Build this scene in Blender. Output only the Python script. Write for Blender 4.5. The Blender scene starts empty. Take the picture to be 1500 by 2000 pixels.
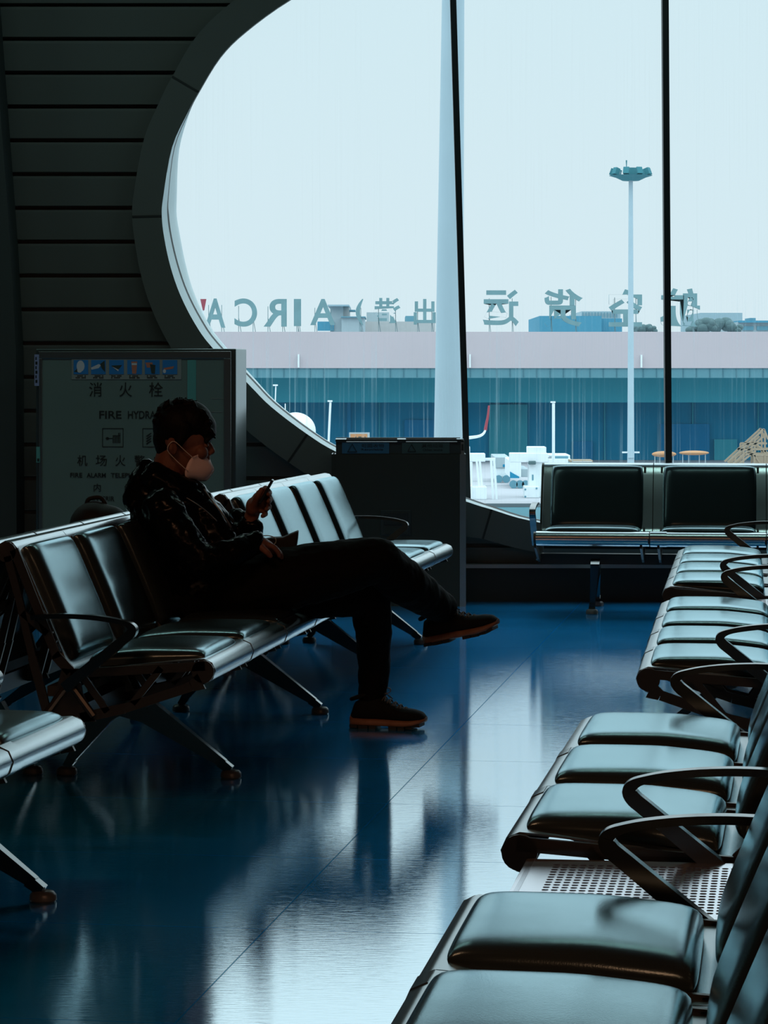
import bpy, bmesh, math, random
from mathutils import Vector, Matrix, Quaternion
random.seed(7)
C = bpy.context.scene.collection
S = bpy.context.scene
PI = math.pi

# ------------------------------------------------------------------ camera, world, light, exposure
FPX, HOR, HC = 5649.0, 722.0, 1.272         # focal length and horizon row of a 1500 x 2000 frame, camera height
cam_d = bpy.data.cameras.new('camera'); cam = bpy.data.objects.new('camera', cam_d); C.objects.link(cam)
cam.location = (0, 0, HC); cam.rotation_euler = (PI/2, 0, 0)
cam_d.sensor_fit = 'HORIZONTAL'; cam_d.sensor_width = 36; cam_d.lens = 36*FPX/1500
cam_d.shift_y = -(1000-HOR)/1500; cam_d.clip_end = 2000; cam_d.clip_start = .05
S.camera = cam
S.view_settings.view_transform = 'Standard'; S.view_settings.look = 'None'
S.view_settings.exposure = 0.0; S.view_settings.gamma = 1.0; S.view_settings.use_curve_mapping = False
S.cycles.use_denoising = True
S.cycles.max_bounces = 8; S.cycles.transparent_max_bounces = 12
S.cycles.sample_clamp_indirect = 4.0

W = bpy.data.worlds.new('overcast_sky'); S.world = W; W.use_nodes = True
nt = W.node_tree; nt.nodes.clear()
wo = nt.nodes.new('ShaderNodeOutputWorld'); bg = nt.nodes.new('ShaderNodeBackground')
tc = nt.nodes.new('ShaderNodeTexCoord'); sp = nt.nodes.new('ShaderNodeSeparateXYZ'); cr = nt.nodes.new('ShaderNodeValToRGB')
nt.links.new(tc.outputs['Generated'], sp.inputs[0]); nt.links.new(sp.outputs['Z'], cr.inputs[0])
nt.links.new(cr.outputs[0], bg.inputs[0]); nt.links.new(bg.outputs[0], wo.inputs[0])
cr.color_ramp.elements[0].position = 0.0; cr.color_ramp.elements[0].color = (.70, .845, .90, 1)
cr.color_ramp.elements[1].position = 0.14; cr.color_ramp.elements[1].color = (.655, .835, .895, 1)
# overcast sky grows brighter towards the zenith
for pos, k in ((.20, 1.45), (.45, 2.3), (1.0, 3.0)):
    e_ = cr.color_ramp.elements.new(pos); e_.color = (.655*k, .835*k, .895*k, 1)
bg.inputs[1].default_value = 1.0

def warm_light(x, y, z, sx, sy, power, rot=(0, 0, 0)):
    d = bpy.data.lights.new('warm_lamp_light', 'AREA'); d.shape = 'RECTANGLE'; d.size = sx; d.size_y = sy
    d.energy = power; d.color = (1.0, .47, .25)
    o = bpy.data.objects.new('warm_lamp_light', d); C.objects.link(o); o.location = (x, y, z); o.rotation_euler = rot
    return o
# ceiling lamps of the hall behind the photographer
LAMPS = [(-1.7, 5.6, 19.0), (0.9, 1.2, 20.0), (3.2, 0.6, 14.0)]
for lx, ly, lp_w in LAMPS:
    warm_light(lx, ly, 4.05, 1.4, .6, lp_w, (math.radians(22), 0, 0)).data.spread = math.radians(125)
def hall_fill(x, y, z, sx, sy, power):
    d = bpy.data.lights.new('wall_fill_light', 'AREA'); d.shape = 'RECTANGLE'; d.size = sx; d.size_y = sy
    d.energy = power; d.color = (.62, .95, .86)
    o = bpy.data.objects.new('wall_fill_light', d); C.objects.link(o); o.location = (x, y, z); return o
# unseen cool fill lights, added under the ceiling to brighten the wall boards
FILLS = [(-5, 13.6), (-1.6, 13.6), (1.8, 13.6)]
for lx, ly in FILLS:
    hall_fill(lx, ly, 4.5, 2.4, .25, 16.0)

# ------------------------------------------------------------------ helpers
def P(px, py, Y):
    """world point at depth Y that stands at column px and row py of the photograph"""
    return Vector(((px-750)/FPX*Y, Y, HC-(py-HOR)/FPX*Y))

def mat(name, col, rough=.5, metal=0.0, spec=.5, bump=0.0, bscale=200.0, vary=0.0, vscale=3.0, coat=0.0, stretch=None, emit=None):
    m = bpy.data.materials.new(name); m.use_nodes = True; n = m.node_tree.nodes; l = m.node_tree.links
    b = n['Principled BSDF']
    b.inputs['Base Color'].default_value = (*col, 1); b.inputs['Roughness'].default_value = rough
    b.inputs['Metallic'].default_value = metal; b.inputs['Specular IOR Level'].default_value = spec
    b.inputs['Coat Weight'].default_value = coat
    t = n.new('ShaderNodeTexCoord')
    mp = n.new('ShaderNodeMapping'); l.new(t.outputs['Object'], mp.inputs[0])
    if stretch: mp.inputs['Scale'].default_value = stretch
    nz = n.new('ShaderNodeTexNoise'); nz.inputs['Scale'].default_value = vscale; nz.inputs['Detail'].default_value = 4
    l.new(mp.outputs[0], nz.inputs[0])
    mx = n.new('ShaderNodeMixRGB'); mx.blend_type = 'MULTIPLY'; mx.inputs[0].default_value = vary or .12
    mx.inputs[1].default_value = (*col, 1); l.new(nz.outputs['Fac'], mx.inputs[2]); l.new(mx.outputs[0], b.inputs['Base Color'])
    if bump:
        nb = n.new('ShaderNodeTexNoise'); nb.inputs['Scale'].default_value = bscale; nb.inputs['Detail'].default_value = 3
        l.new(mp.outputs[0], nb.inputs[0])
        bp = n.new('ShaderNodeBump'); bp.inputs['Strength'].default_value = bump; bp.inputs['Distance'].default_value = .002
        l.new(nb.outputs['Fac'], bp.inputs['Height']); l.new(bp.outputs[0], b.inputs['Normal'])
    if emit:
        b.inputs['Emission Color'].default_value = (*emit[:3], 1); b.inputs['Emission Strength'].default_value = emit[3]
    return m

M = {}
def leather_mat():
    m = bpy.data.materials.new('black_leather'); m.use_nodes = True; n = m.node_tree.nodes; l = m.node_tree.links; n.clear()
    out = n.new('ShaderNodeOutputMaterial'); d = n.new('ShaderNodeBsdfDiffuse'); g = n.new('ShaderNodeBsdfGlossy'); lw = n.new('ShaderNodeLayerWeight')
    t = n.new('ShaderNodeTexCoord'); nz = n.new('ShaderNodeTexNoise'); nz.inputs['Scale'].default_value = 5; nz.inputs['Detail'].default_value = 5; l.new(t.outputs['Object'], nz.inputs[0])
    mr = n.new('ShaderNodeMapRange'); mr.inputs[3].default_value = .12; mr.inputs[4].default_value = .27; l.new(nz.outputs[0], mr.inputs[0]); l.new(mr.outputs[0], g.inputs['Roughness'])
    nb = n.new('ShaderNodeTexNoise'); nb.inputs['Scale'].default_value = 320; nb.inputs['Detail'].default_value = 2; l.new(t.outputs['Object'], nb.inputs[0])
    bp = n.new('ShaderNodeBump'); bp.inputs['Strength'].default_value = .12; bp.inputs['Distance'].default_value = .0012; l.new(nb.outputs[0], bp.inputs['Height']); l.new(bp.outputs[0], g.inputs['Normal'])
    d.inputs[0].default_value = (.020, .028, .030, 1); g.inputs[0].default_value = (.70, .93, 1, 1)
    p = n.new('ShaderNodeMath'); p.operation = 'POWER'; p.inputs[1].default_value = 2.6; l.new(lw.outputs['Facing'], p.inputs[0])
    f = n.new('ShaderNodeMath'); f.operation = 'MULTIPLY_ADD'; f.inputs[1].default_value = .88; f.inputs[2].default_value = .03; f.use_clamp = True; l.new(p.outputs[0], f.inputs[0])
    mx = n.new('ShaderNodeMixShader'); l.new(f.outputs[0], mx.inputs[0]); l.new(d.outputs[0], mx.inputs[1]); l.new(g.outputs[0], mx.inputs[2]); l.new(mx.outputs[0], out.inputs[0])
    return m
M['leather'] = leather_mat()
M['alu'] = mat('brushed_aluminium', (.50, .56, .58), .24, 1.0, vary=.15, vscale=6)
M['alu_dark'] = mat('dark_cast_aluminium', (.085, .085, .08), .36, .9)
M['arm'] = mat('polished_arm_metal', (.17, .18, .18), .20, 1.0)
M['joint'] = mat('black_joint_rubber', (.012, .014, .014), .6)
M['plate'] = mat('perforated_steel', (.88, .86, .92), .20, .95, vary=.1)
M['foot'] = mat('foot_pad_plastic', (.10, .10, .10), .35)
M['wall'] = mat('wall_panel_paint', (.115, .125, .115), .55, bump=.05, bscale=60, vary=.25, vscale=1.3)
M['ring'] = mat('window_surround_paint', (.105, .112, .105), .6, vary=.2, vscale=2)
M['reveal'] = mat('window_reveal_paint', (.62, .74, .76), .45)
M['base'] = mat('black_skirting', (.004, .006, .006), .6)
M['darkwall'] = mat('dark_wall_paint', (.035, .042, .04), .7)
M['ceil'] = mat('ceiling_paint', (.05, .055, .05), .8)
M['mullion'] = mat('black_mullion', (.006, .010, .012), .5)
M['trim'] = mat('grey_trim_metal', (.32, .36, .37), .35, .8)
M['skin'] = mat('skin', (.20, .080, .050), .6, bump=.1, bscale=300)
M['hair'] = mat('black_hair', (.004, .004, .004), .6, spec=.15, bump=.6, bscale=220, stretch=(1, 1, .25))
M['jacket'] = mat('glossy_black_jacket', (.003, .005, .007), .24, spec=.10, bump=.10, bscale=30)
M['pants'] = mat('black_trousers', (.003, .004, .004), .85, spec=.15)
M['shoe'] = mat('black_mesh_shoe', (.007, .009, .009), .8, spec=.2, bump=.3, bscale=400)
M['sole'] = mat('tan_rubber_sole', (.34, .16, .09), .55, vary=.5, vscale=30)
M['outsole'] = mat('black_outsole', (.02, .02, .02), .7)
M['lace'] = mat('dark_lace', (.10, .09, .07), .6)
M['mask'] = mat('white_mask_fabric', (.95, .76, .74), .8, bump=.2, bscale=500)
M['loop'] = mat('white_elastic', (.72, .68, .62), .6)
M['phone'] = mat('black_phone', (.02, .025, .03), .2)
M['cabinet'] = mat('cabinet_steel', (.22, .27, .27), .28, .85)
M['cabdark'] = mat('cabinet_dark_gap', (.02, .03, .03), .5)
M['copper'] = mat('door_frame_steel', (.34, .36, .35), .3, .9)
M['glassdoor'] = mat('frosted_door_glass', (.16, .205, .185), .32, spec=.5)
M['ink'] = mat('black_lettering', (.006, .010, .008), .6)
M['paper'] = mat('sticker_paper', (.27, .27, .25), .6)
M['blue'] = mat('blue_print', (.015, .19, .50), .6)
M['picwhite'] = mat('pale_print', (.65, .60, .62), .6)
M['picred'] = mat('red_print', (.55, .17, .10), .6)
M['picdark'] = mat('dark_print', (.03, .04, .03), .6)
M['mint'] = mat('mint_strip', (.10, .33, .30), .6)
M['lilac'] = mat('lilac_label', (.28, .30, .50), .6)
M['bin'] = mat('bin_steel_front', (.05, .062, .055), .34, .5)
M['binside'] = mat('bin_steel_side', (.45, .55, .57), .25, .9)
M['binlabel'] = mat('bin_blue_label', (.03, .13, .22), .35)
M['binlabel2'] = mat('bin_grey_label', (.045, .085, .085), .35)
M['bag'] = mat('black_nylon_bag', (.006, .007, .007), .7, bump=.3, bscale=300)
M['strap'] = mat('pale_cord', (.35, .38, .33), .5)
# outside; the pale haze over distant things is mixed into their colours
def omat(name, col, **k): return mat(name, tuple(c*.56 for c in col), k.pop('rough', .8), spec=.2, **k)
M['parapet'] = omat('pink_render', (.95, .83, .88), vary=.14, vscale=.15)
M['fascia'] = omat('blue_grey_fascia', (.20, .48, .58))
M['fasciajoint'] = omat('fascia_joint', (.10, .30, .40))
M['recess'] = omat('recess_cladding', (.07, .60, .78), vary=.2, vscale=.05)
M['hallwall'] = omat('blue_glazed_wall', (.0, .46, .82), vary=.35, vscale=.08)
M['halldark'] = omat('blue_door_panel', (.0, .32, .68))
M['halljoint'] = omat('blue_wall_post', (.0, .36, .72))
M['letter'] = omat('letter_sheet_metal', (.34, .60, .65), vary=.35, vscale=1.2)
M['letterpost'] = omat('letter_post', (.30, .48, .52))
M['white'] = mat('white_paint', (.78, .84, .86), .7, spec=.2)
M['pole'] = omat('pale_blue_pole', (.74, .95, 1.06), rough=.5)
M['apron'] = omat('apron_concrete', (.80, .80, .86), vary=.25, vscale=.05)
M['orange'] = omat('orange_canopy', (.92, .48, .24))
M['ochre'] = omat('ochre_rail', (.62, .48, .34))
M['bluestripe'] = omat('blue_stripe', (.02, .42, .72))
M['red'] = omat('red_tip', (.62, .12, .16))
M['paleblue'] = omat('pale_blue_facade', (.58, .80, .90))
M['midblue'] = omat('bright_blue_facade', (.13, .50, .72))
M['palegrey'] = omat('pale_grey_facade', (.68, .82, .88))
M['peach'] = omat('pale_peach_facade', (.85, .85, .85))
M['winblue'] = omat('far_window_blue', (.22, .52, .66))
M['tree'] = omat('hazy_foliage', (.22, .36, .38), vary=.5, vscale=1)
M['lamphead'] = omat('lamp_head_teal', (.08, .36, .43))
M['signorange'] = omat('sign_orange', (.95, .45, .20))
M['ledge'] = omat('ledge_teal', (.10, .34, .42))
M['lamp_glow'] = mat('lamp_diffuser', (.8, .5, .3), .5, emit=(1, .45, .18, 1.2))

def link(name, me, m, parent=None):
    o = bpy.data.objects.new(name, me); C.objects.link(o)
    if m is not None:
        me.materials.clear(); me.materials.append(m)
    if parent: o.parent = parent
    return o

def obj(name, bm, m, parent=None, smooth=False, angle=None, bevel=0):
    me = bpy.data.meshes.new(name); bmesh.ops.recalc_face_normals(bm, faces=bm.faces); bm.to_mesh(me); bm.free()
    if smooth:
        for p in me.polygons: p.use_smooth = True
        if angle:
            try: me.set_sharp_from_angle(angle=math.radians(angle))
            except Exception: pass
    o = link(name, me, m, parent)
    if bevel:
        b = o.modifiers.new('bevel', 'BEVEL'); b.width = bevel; b.segments = 2; b.limit_method = 'ANGLE'
    return o

def thing(name, label, cat, loc=(0, 0, 0), rz=0, group=None):
    o = bpy.data.objects.new(name, None); C.objects.link(o); o.empty_display_size = .1
    o.location = loc; o.rotation_euler = (0, 0, rz); o['label'] = label; o['category'] = cat
    if group: o['group'] = group
    return o
def tag(o, label, cat, group=None, kind=None):
    o['label'] = label; o['category'] = cat
    if group: o['group'] = group
    if kind: o['kind'] = kind
    return o
def struct(name, bm, m, label=None, **k):
    o = obj(name, bm, m, **k); o['kind'] = 'structure'
    if label: o['label'] = label
    return o
def box(bm, x0, y0, z0, x1, y1, z1):
    r = bmesh.ops.create_cube(bm, size=1)
    bmesh.ops.scale(bm, verts=r['verts'], vec=(x1-x0, y1-y0, z1-z0))
    bmesh.ops.translate(bm, verts=r['verts'], vec=((x0+x1)/2, (y0+y1)/2, (z0+z1)/2)); return r['verts']
def newbox(*a):
    bm = bmesh.new(); box(bm, *a); return bm
def prism(bm, pts, axis_vec, o=Vector((0, 0, 0))):
    """closed polygon (Vectors) extruded along axis_vec"""
    a = [bm.verts.new(p+o) for p in pts]; b = [bm.verts.new(p+o+axis_vec) for p in pts]; n = len(pts)
    bm.faces.new(a); bm.faces.new(b[::-1])
    for i in range(n): bm.faces.new((a[i], b[i], b[(i+1) % n], a[(i+1) % n]))
def ribbon(bm, pts, th, s0, s1, taper=None):
    """strip that follows pts [(d,z)] in the y-z plane, thickness th, from x=s0 to x=s1"""
    n = len(pts); L = []; R = []
    for i in range(n):
        a = Vector(pts[max(i-1, 0)]); b = Vector(pts[min(i+1, n-1)]); t = (b-a).normalized(); nn = Vector((-t.y, t.x))
        h = (th if taper is None else taper[i])/2
        p = Vector(pts[i]); L.append(p+nn*h); R.append(p-nn*h)
    va = [[bm.verts.new((s, q.x, q.y)) for q in L] for s in (s0, s1)]
    vb = [[bm.verts.new((s, q.x, q.y)) for q in R] for s in (s0, s1)]
    for i in range(n-1):
        bm.faces.new((va[0][i], va[0][i+1], va[1][i+1], va[1][i]))
        bm.faces.new((vb[0][i], vb[1][i], vb[1][i+1], vb[0][i+1]))
        bm.faces.new((va[0][i], vb[0][i], vb[0][i+1], va[0][i+1]))
        bm.faces.new((va[1][i], va[1][i+1], vb[1][i+1], vb[1][i]))
    for i in (0, n-1): bm.faces.new((va[0][i], va[1][i], vb[1][i], vb[0][i]))
def bar(bm, a, b, w, h=None, w2=None, h2=None, up=Vector((0, 0, 1))):
    a = Vector(a); b = Vector(b); t = (b-a).normalized(); h = h or w; w2 = w2 or w; h2 = h2 or h
    x = t.cross(up)
    if x.length < 1e-4: x = t.cross(Vector((1, 0, 0)))
    x.normalize(); y = x.cross(t).normalized()
    A = [bm.verts.new(a+x*sx*w/2+y*sy*h/2) for sx, sy in ((-1, -1), (1, -1), (1, 1), (-1, 1))]
    B = [bm.verts.new(b+x*sx*w2/2+y*sy*h2/2) for sx, sy in ((-1, -1), (1, -1), (1, 1), (-1, 1))]
    bm.faces.new(A); bm.faces.new(B[::-1])
    for i in range(4): bm.faces.new((A[i], B[i], B[(i+1) % 4], A[(i+1) % 4]))
def tube(bm, pts, r, n=8, closed=False):
    pts = [Vector(p) for p in pts]; rs = r if isinstance(r, (list, tuple)) else [r]*len(pts); rings = []
    ref = None
    for i, p in enumerate(pts):
        t = (pts[min(i+1, len(pts)-1)]-pts[max(i-1, 0)]).normalized()
        if ref is None:
            ref = t.cross(Vector((0, 0, 1)))
            if ref.length < .1: ref = t.cross(Vector((1, 0, 0)))
        ref = (ref-t*ref.dot(t)).normalized(); q = t.cross(ref)
        rings.append([bm.verts.new(p+(ref*math.cos(2*PI*k/n)+q*math.sin(2*PI*k/n))*rs[i]) for k in range(n)])
    for i in range(len(rings)-1):
        for k in range(n): bm.faces.new((rings[i][k], rings[i][(k+1) % n], rings[i+1][(k+1) % n], rings[i+1][k]))
    bm.faces.new(rings[0][::-1]); bm.faces.new(rings[-1])
def ball(bm, c, r, sc=(1, 1, 1), rot=None, seg=20):
    res = bmesh.ops.create_uvsphere(bm, u_segments=seg, v_segments=max(8, seg*2//3), radius=r)
    m = Matrix.Translation(Vector(c)) @ ((rot.to_matrix().to_4x4()) if rot else Matrix.Identity(4)) @ Matrix.Diagonal((*sc, 1))
    bmesh.ops.transform(bm, matrix=m, verts=res['verts'])
def cap(bm, a, b, ra, rb, n=16):
    """tapered capsule"""
    a = Vector(a); b = Vector(b); pts = []; rs = []; L = (b-a).length; t = (b-a).normalized() if L > 1e-6 else Vector((0, 0, 1))
    for k in range(5): an = PI/2*(1-k/4.0); pts.append(a-t*ra*math.sin(an)*.98); rs.append(max(ra*math.cos(an), ra*.12))
    for k in range(5): an = PI/2*k/4.0; pts.append(b+t*rb*math.sin(an)*.98); rs.append(max(rb*math.cos(an), rb*.12))
    tube(bm, pts, rs, n)
def chain(bm, pts, rs, n=16):
    for i in range(len(pts)-1): cap(bm, pts[i], pts[i+1], rs[i], rs[i+1], n)
def smooth_curve(pts, k=6):
    """Catmull-Rom through pts"""
    pts = [Vector(p) for p in pts]; out = []
    for i in range(len(pts)-1):
        p0 = pts[max(i-1, 0)]; p1 = pts[i]; p2 = pts[i+1]; p3 = pts[min(i+2, len(pts)-1)]
        for j in range(k):
            t = j/k
            out.append(.5*((2*p1)+(p2-p0)*t+(2*p0-5*p1+4*p2-p3)*t*t+(3*p1-p0-3*p2+p3)*t**3))
    out.append(pts[-1]); return out
def remeshed(name, bm, voxel, m, parent, smooth_it=2, disp=0, dscale=.05, dtype='CLOUDS'):
    """union of overlapping solids turned into one continuous skin"""
    me = bpy.data.meshes.new(name); bmesh.ops.recalc_face_normals(bm, faces=bm.faces); bm.to_mesh(me); bm.free()
    t = bpy.data.objects.new('tmp', me); C.objects.link(t)
    r = t.modifiers.new('r', 'REMESH'); r.mode = 'VOXEL'; r.voxel_size = voxel
    if smooth_it:
        s = t.modifiers.new('s', 'SMOOTH'); s.iterations = smooth_it; s.factor = .5
    if disp:
        tx = bpy.data.textures.new('wrinkle', dtype); tx.noise_scale = dscale
        d = t.modifiers.new('d', 'DISPLACE'); d.texture = tx; d.strength = disp; d.mid_level = .5; d.texture_coords = 'GLOBAL'
    dg = bpy.context.evaluated_depsgraph_get(); out = bpy.data.meshes.new_from_object(t.evaluated_get(dg)); out.name = name
    bpy.data.objects.remove(t)
    for p in out.polygons: p.use_smooth = True
    return link(name, out, m, parent)
def text_mesh(name, s, size, m, parent=None, loc=(0, 0, 0), rot=(PI/2, 0, 0), extrude=.0008, offset=0, align='CENTER', sx=1, fit=None):
    cu = bpy.data.curves.new(name, 'FONT'); cu.body = s; cu.size = size; cu.extrude = extrude; cu.offset = offset
    cu.align_x = align; cu.align_y = 'CENTER'
    t = bpy.data.objects.new('tmp', cu); C.objects.link(t)
    dg = bpy.context.evaluated_depsgraph_get(); me = bpy.data.meshes.new_from_object(t.evaluated_get(dg)); me.name = name
    bpy.data.objects.remove(t)
    if fit and len(me.vertices):           # stretch to an exact (width, height), centred
        xs = [v.co.x for v in me.vertices]; ys = [v.co.y for v in me.vertices]
        w = max(xs)-min(xs); h = max(ys)-min(ys); cx = (max(xs)+min(xs))/2; cy = (max(ys)+min(ys))/2
        for v in me.vertices: v.co.x = (v.co.x-cx)*fit[0]/w; v.co.y = (v.co.y-cy)*fit[1]/h
    o = link(name, me, m, parent); o.location = loc; o.rotation_euler = rot; o.scale = (sx, 1, 1)
    return o

# ------------------------------------------------------------------ room shell
YW = 15.95
# floor: polished dark blue sheet with tile joints and specks
fm = bpy.data.materials.new('polished_blue_floor'); fm.use_nodes = True; n = fm.node_tree.nodes; l = fm.node_tree.links
n.clear(); out = n.new('ShaderNodeOutputMaterial')
dif = n.new('ShaderNodeBsdfDiffuse'); g1 = n.new('ShaderNodeBsdfGlossy'); g2 = n.new('ShaderNodeBsdfGlossy')
lw = n.new('ShaderNodeLayerWeight'); lw.inputs[0].default_value = .5
tcn = n.new('ShaderNodeTexCoord'); mp = n.new('ShaderNodeMapping'); l.new(tcn.outputs['Object'], mp.inputs[0])
mp.inputs['Rotation'].default_value = (0, 0, math.radians(8.3))
br = n.new('ShaderNodeTexBrick'); br.offset = 0; br.inputs['Scale'].default_value = 1.0
br.inputs['Brick Width'].default_value = 1.35; br.inputs['Row Height'].default_value = .96
br.inputs['Mortar Size'].default_value = .0022; br.inputs['Mortar Smooth'].default_value = .3
mp.inputs['Location'].default_value = (-.135, .25, 0)
l.new(mp.outputs[0], br.inputs[0])
nz = n.new('ShaderNodeTexNoise'); nz.inputs['Scale'].default_value = 2.2; nz.inputs['Detail'].default_value = 6; l.new(mp.outputs[0], nz.inputs[0])
mr = n.new('ShaderNodeMapRange'); mr.inputs[1].default_value = .35; mr.inputs[2].default_value = .7; mr.inputs[3].default_value = .75; mr.inputs[4].default_value = 1.2
l.new(nz.outputs[0], mr.inputs[0])
sp_ = n.new('ShaderNodeTexNoise'); sp_.inputs['Scale'].default_value = 190; sp_.inputs['Detail'].default_value = 1; l.new(mp.outputs[0], sp_.inputs[0])
spm = n.new('ShaderNodeMapRange'); spm.inputs[1].default_value = .745; spm.inputs[2].default_value = .78; l.new(sp_.outputs[0], spm.inputs[0])
basec = n.new('ShaderNodeMixRGB'); basec.inputs[1].default_value = (.0, .34, .82, 1); basec.inputs[2].default_value = (.40, .50, .42, 1); l.new(spm.outputs[0], basec.inputs[0])
mulc = n.new('ShaderNodeMixRGB'); mulc.blend_type = 'MULTIPLY'; mulc.inputs[0].default_value = 1; l.new(basec.outputs[0], mulc.inputs[1]); l.new(mr.outputs[0], mulc.inputs[2])
l.new(mulc.outputs[0], dif.inputs[0])
g1.inputs['Color'].default_value = (.66, .92, 1, 1); g1.inputs['Roughness'].default_value = .115
g2.inputs['Color'].default_value = (.02, .45, 1.0, 1); g2.inputs['Roughness'].default_value = .42
mortarmix = n.new('ShaderNodeMixRGB'); mortarmix.inputs[1].default_value = (.92, .985, 1, 1); mortarmix.inputs[2].default_value = (.25, .3, .32, 1)
l.new(br.outputs['Fac'], mortarmix.inputs[0]); l.new(mortarmix.outputs[0], g1.inputs['Color'])
# fine grain stretched along the viewing of the polish
gn = n.new('ShaderNodeTexNoise'); gm = n.new('ShaderNodeMapping'); gm.inputs['Scale'].default_value = (9, 60, 1); l.new(tcn.outputs['Object'], gm.inputs[0]); l.new(gm.outputs[0], gn.inputs[0])
gn.inputs['Scale'].default_value = 2.0; gn.inputs['Detail'].default_value = 5
bp = n.new('ShaderNodeBump'); bp.inputs['Strength'].default_value = .06; bp.inputs['Distance'].default_value = .004; l.new(gn.outputs[0], bp.inputs['Height'])
l.new(bp.outputs[0], g1.inputs['Normal'])
rr = n.new('ShaderNodeMapRange'); rr.inputs[3].default_value = .03; rr.inputs[4].default_value = .085; l.new(nz.outputs[0], rr.inputs[0]); l.new(rr.outputs[0], g1.inputs['Roughness'])
pw = n.new('ShaderNodeMath'); pw.operation = 'POWER'; pw.inputs[1].default_value = .5; l.new(lw.outputs['Facing'], pw.inputs[0])
f1 = n.new('ShaderNodeMath'); f1.operation = 'MULTIPLY_ADD'; f1.inputs[1].default_value = .77; f1.inputs[2].default_value = .0; f1.use_clamp = True; l.new(pw.outputs[0], f1.inputs[0])
m1 = n.new('ShaderNodeMixShader'); m1.inputs[0].default_value = .35; l.new(dif.outputs[0], m1.inputs[1]); l.new(g2.outputs[0], m1.inputs[2])
m2 = n.new('ShaderNodeMixShader'); l.new(f1.outputs[0], m2.inputs[0]); l.new(m1.outputs[0], m2.inputs[1]); l.new(g1.outputs[0], m2.inputs[2])
l.new(m2.outputs[0], out.inputs[0])
struct('floor', newbox(-8, -6, -.12, 10, 16.05, 0), fm, 'polished dark blue hall floor with thin tile joints')
struct('ceiling', newbox(-8, -6, 4.6, 10, 16.7, 4.75), M['ceil'])
struct('wall_back', newbox(-8, -6.2, 0, 10, -6, 4.6), M['darkwall'])
struct('wall_left', newbox(-8.2, -6, 0, -8, 16.7, 4.6), M['darkwall'])
struct('wall_right', newbox(10, -6, 0, 10.2, 16.7, 4.6), M['darkwall'])

for i_, (lx, ly, lw_) in enumerate(LAMPS):
    r_ = thing('ceiling_lamp', ['warm ceiling lamp above the left benches', 'warm ceiling lamp above the photographer', 'warm ceiling lamp right of the photographer'][i_], 'lamp', (lx, ly, 4.1))
    bm = newbox(-.72, -.32, .06, .72, .32, .12); obj('housing', bm, M['alu_dark'], r_).rotation_euler = (math.radians(22), 0, 0)
    for sx_ in (-.5, .5):
        bm = bmesh.new(); bar(bm, (sx_, 0, .08), (sx_, 0, .5), .02); obj('hanger', bm, M['alu_dark'], r_)
# window outline (photograph columns and rows, left half), from the middle of the head to the middle of the sill
A_PX = [(1650, -190), (1400, -187), (1200, -176), (1000, -152), (820, -112), (680, -60), (566, 0), (480, 62), (430, 112), (388, 180), (368, 217),
        (336, 287), (319, 383), (316, 422), (321, 466), (333, 521), (352, 576), (380, 631), (413, 677), (485, 750), (530, 795), (600, 848), (660, 884),
        (770, 930), (912, 980), (960, 995), (1040, 1018), (1200, 1043), (1400, 1056), (1650, 1060)]
OFF_M = [0]*10+[1, 4, 9, 11, 12, 13, 13, 13, 12, 10, 9, 8, 7, 6, 5, 4, 3, 2, 2, 2]
OFF_B = [-6]*9+[-3, 0, 12, 24, 27, 29, 28, 25, 22, 20, 15, 13, 11, 10, 8, 7, 6, 5, 4, 3, 3]
OFF_O = [-62]*7+[-62, -62, -60, -59, -57, -58, -58, -58, -60, -62, -64, -66, -66, -66, -66, -66, -66, -66, -60, -58, -58, -58, -58]
def contour(offs, Y, Yc=None):
    pts = [Vector((a, b)) for a, b in A_PX]; q = []
    for i, p in enumerate(pts):
        t = (pts[min(i+1, len(pts)-1)]-pts[max(i-1, 0)]).normalized(); nn = Vector((t.y, -t.x))   # inwards
        if nn.dot(Vector((1400, 420))-p) < 0: nn = -nn
        q.append(p+nn*offs[i])
    q = [Vector((v.x, v.y, 0)) for v in q]; q = smooth_curve(q, 4)
    w = [P(v.x, v.y, Y) for v in q]
    xm = w[0].x
    return w+[Vector((2*xm-v.x, v.y, v.z)) for v in reversed(w[1:-1])]
YR = 15.86
cA = contour([0]*30, YR); cO = contour(OFF_O, YR); cM = contour(OFF_M, YR+.22); cM2 = contour([v+(1.6 if i < 13 else 3.2) for i, v in enumerate(OFF_M)], YR+.24); cB = contour(OFF_B, YR+.62)
cO2 = [v+Vector((0, .12, 0)) for v in cO]
def loft(bm, loops):
    vs = [[bm.verts.new(p) for p in L] for L in loops]; N = len(loops[0])
    for i in range(len(vs)-1):
        for k in range(N): bm.faces.new((vs[i][k], vs[i][(k+1) % N], vs[i+1][(k+1) % N], vs[i+1][k]))
# surround band, with joints
bm = bmesh.new(); loft(bm, [cO2, cO, cA, [v+Vector((0, .015, 0)) for v in cA]])
ring = obj('trim_1', bm, M['ring'], smooth=False); ring['kind'] = 'structure'; ring['label'] = 'wide dark surround of the round window'
bm = bmesh.new()
Np = len(cA)
for px, py in ((388, 180), (316, 422), (413, 677), (600, 848), (960, 995)):
    t0 = P(px, py, YR); k = min(range(Np), key=lambda i: (cA[i]-t0).length)
    a = cA[k]; b = cO[k]; d = (cA[(k+1) % Np]-cA[k-1]).normalized()*.006
    vs = [bm.verts.new(v+Vector((0, -.0025, 0))) for v in (a-d, a+d, b+d, b-d)]; bm.faces.new(vs)
j = struct('trim_2', bm, M['joint'], 'dark joints of the window surround')
bm = bmesh.new(); loft(bm, [cA, cM]); loft(bm, [cM2, cB, [v+Vector((0, .10, 0)) for v in cB]])
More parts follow.
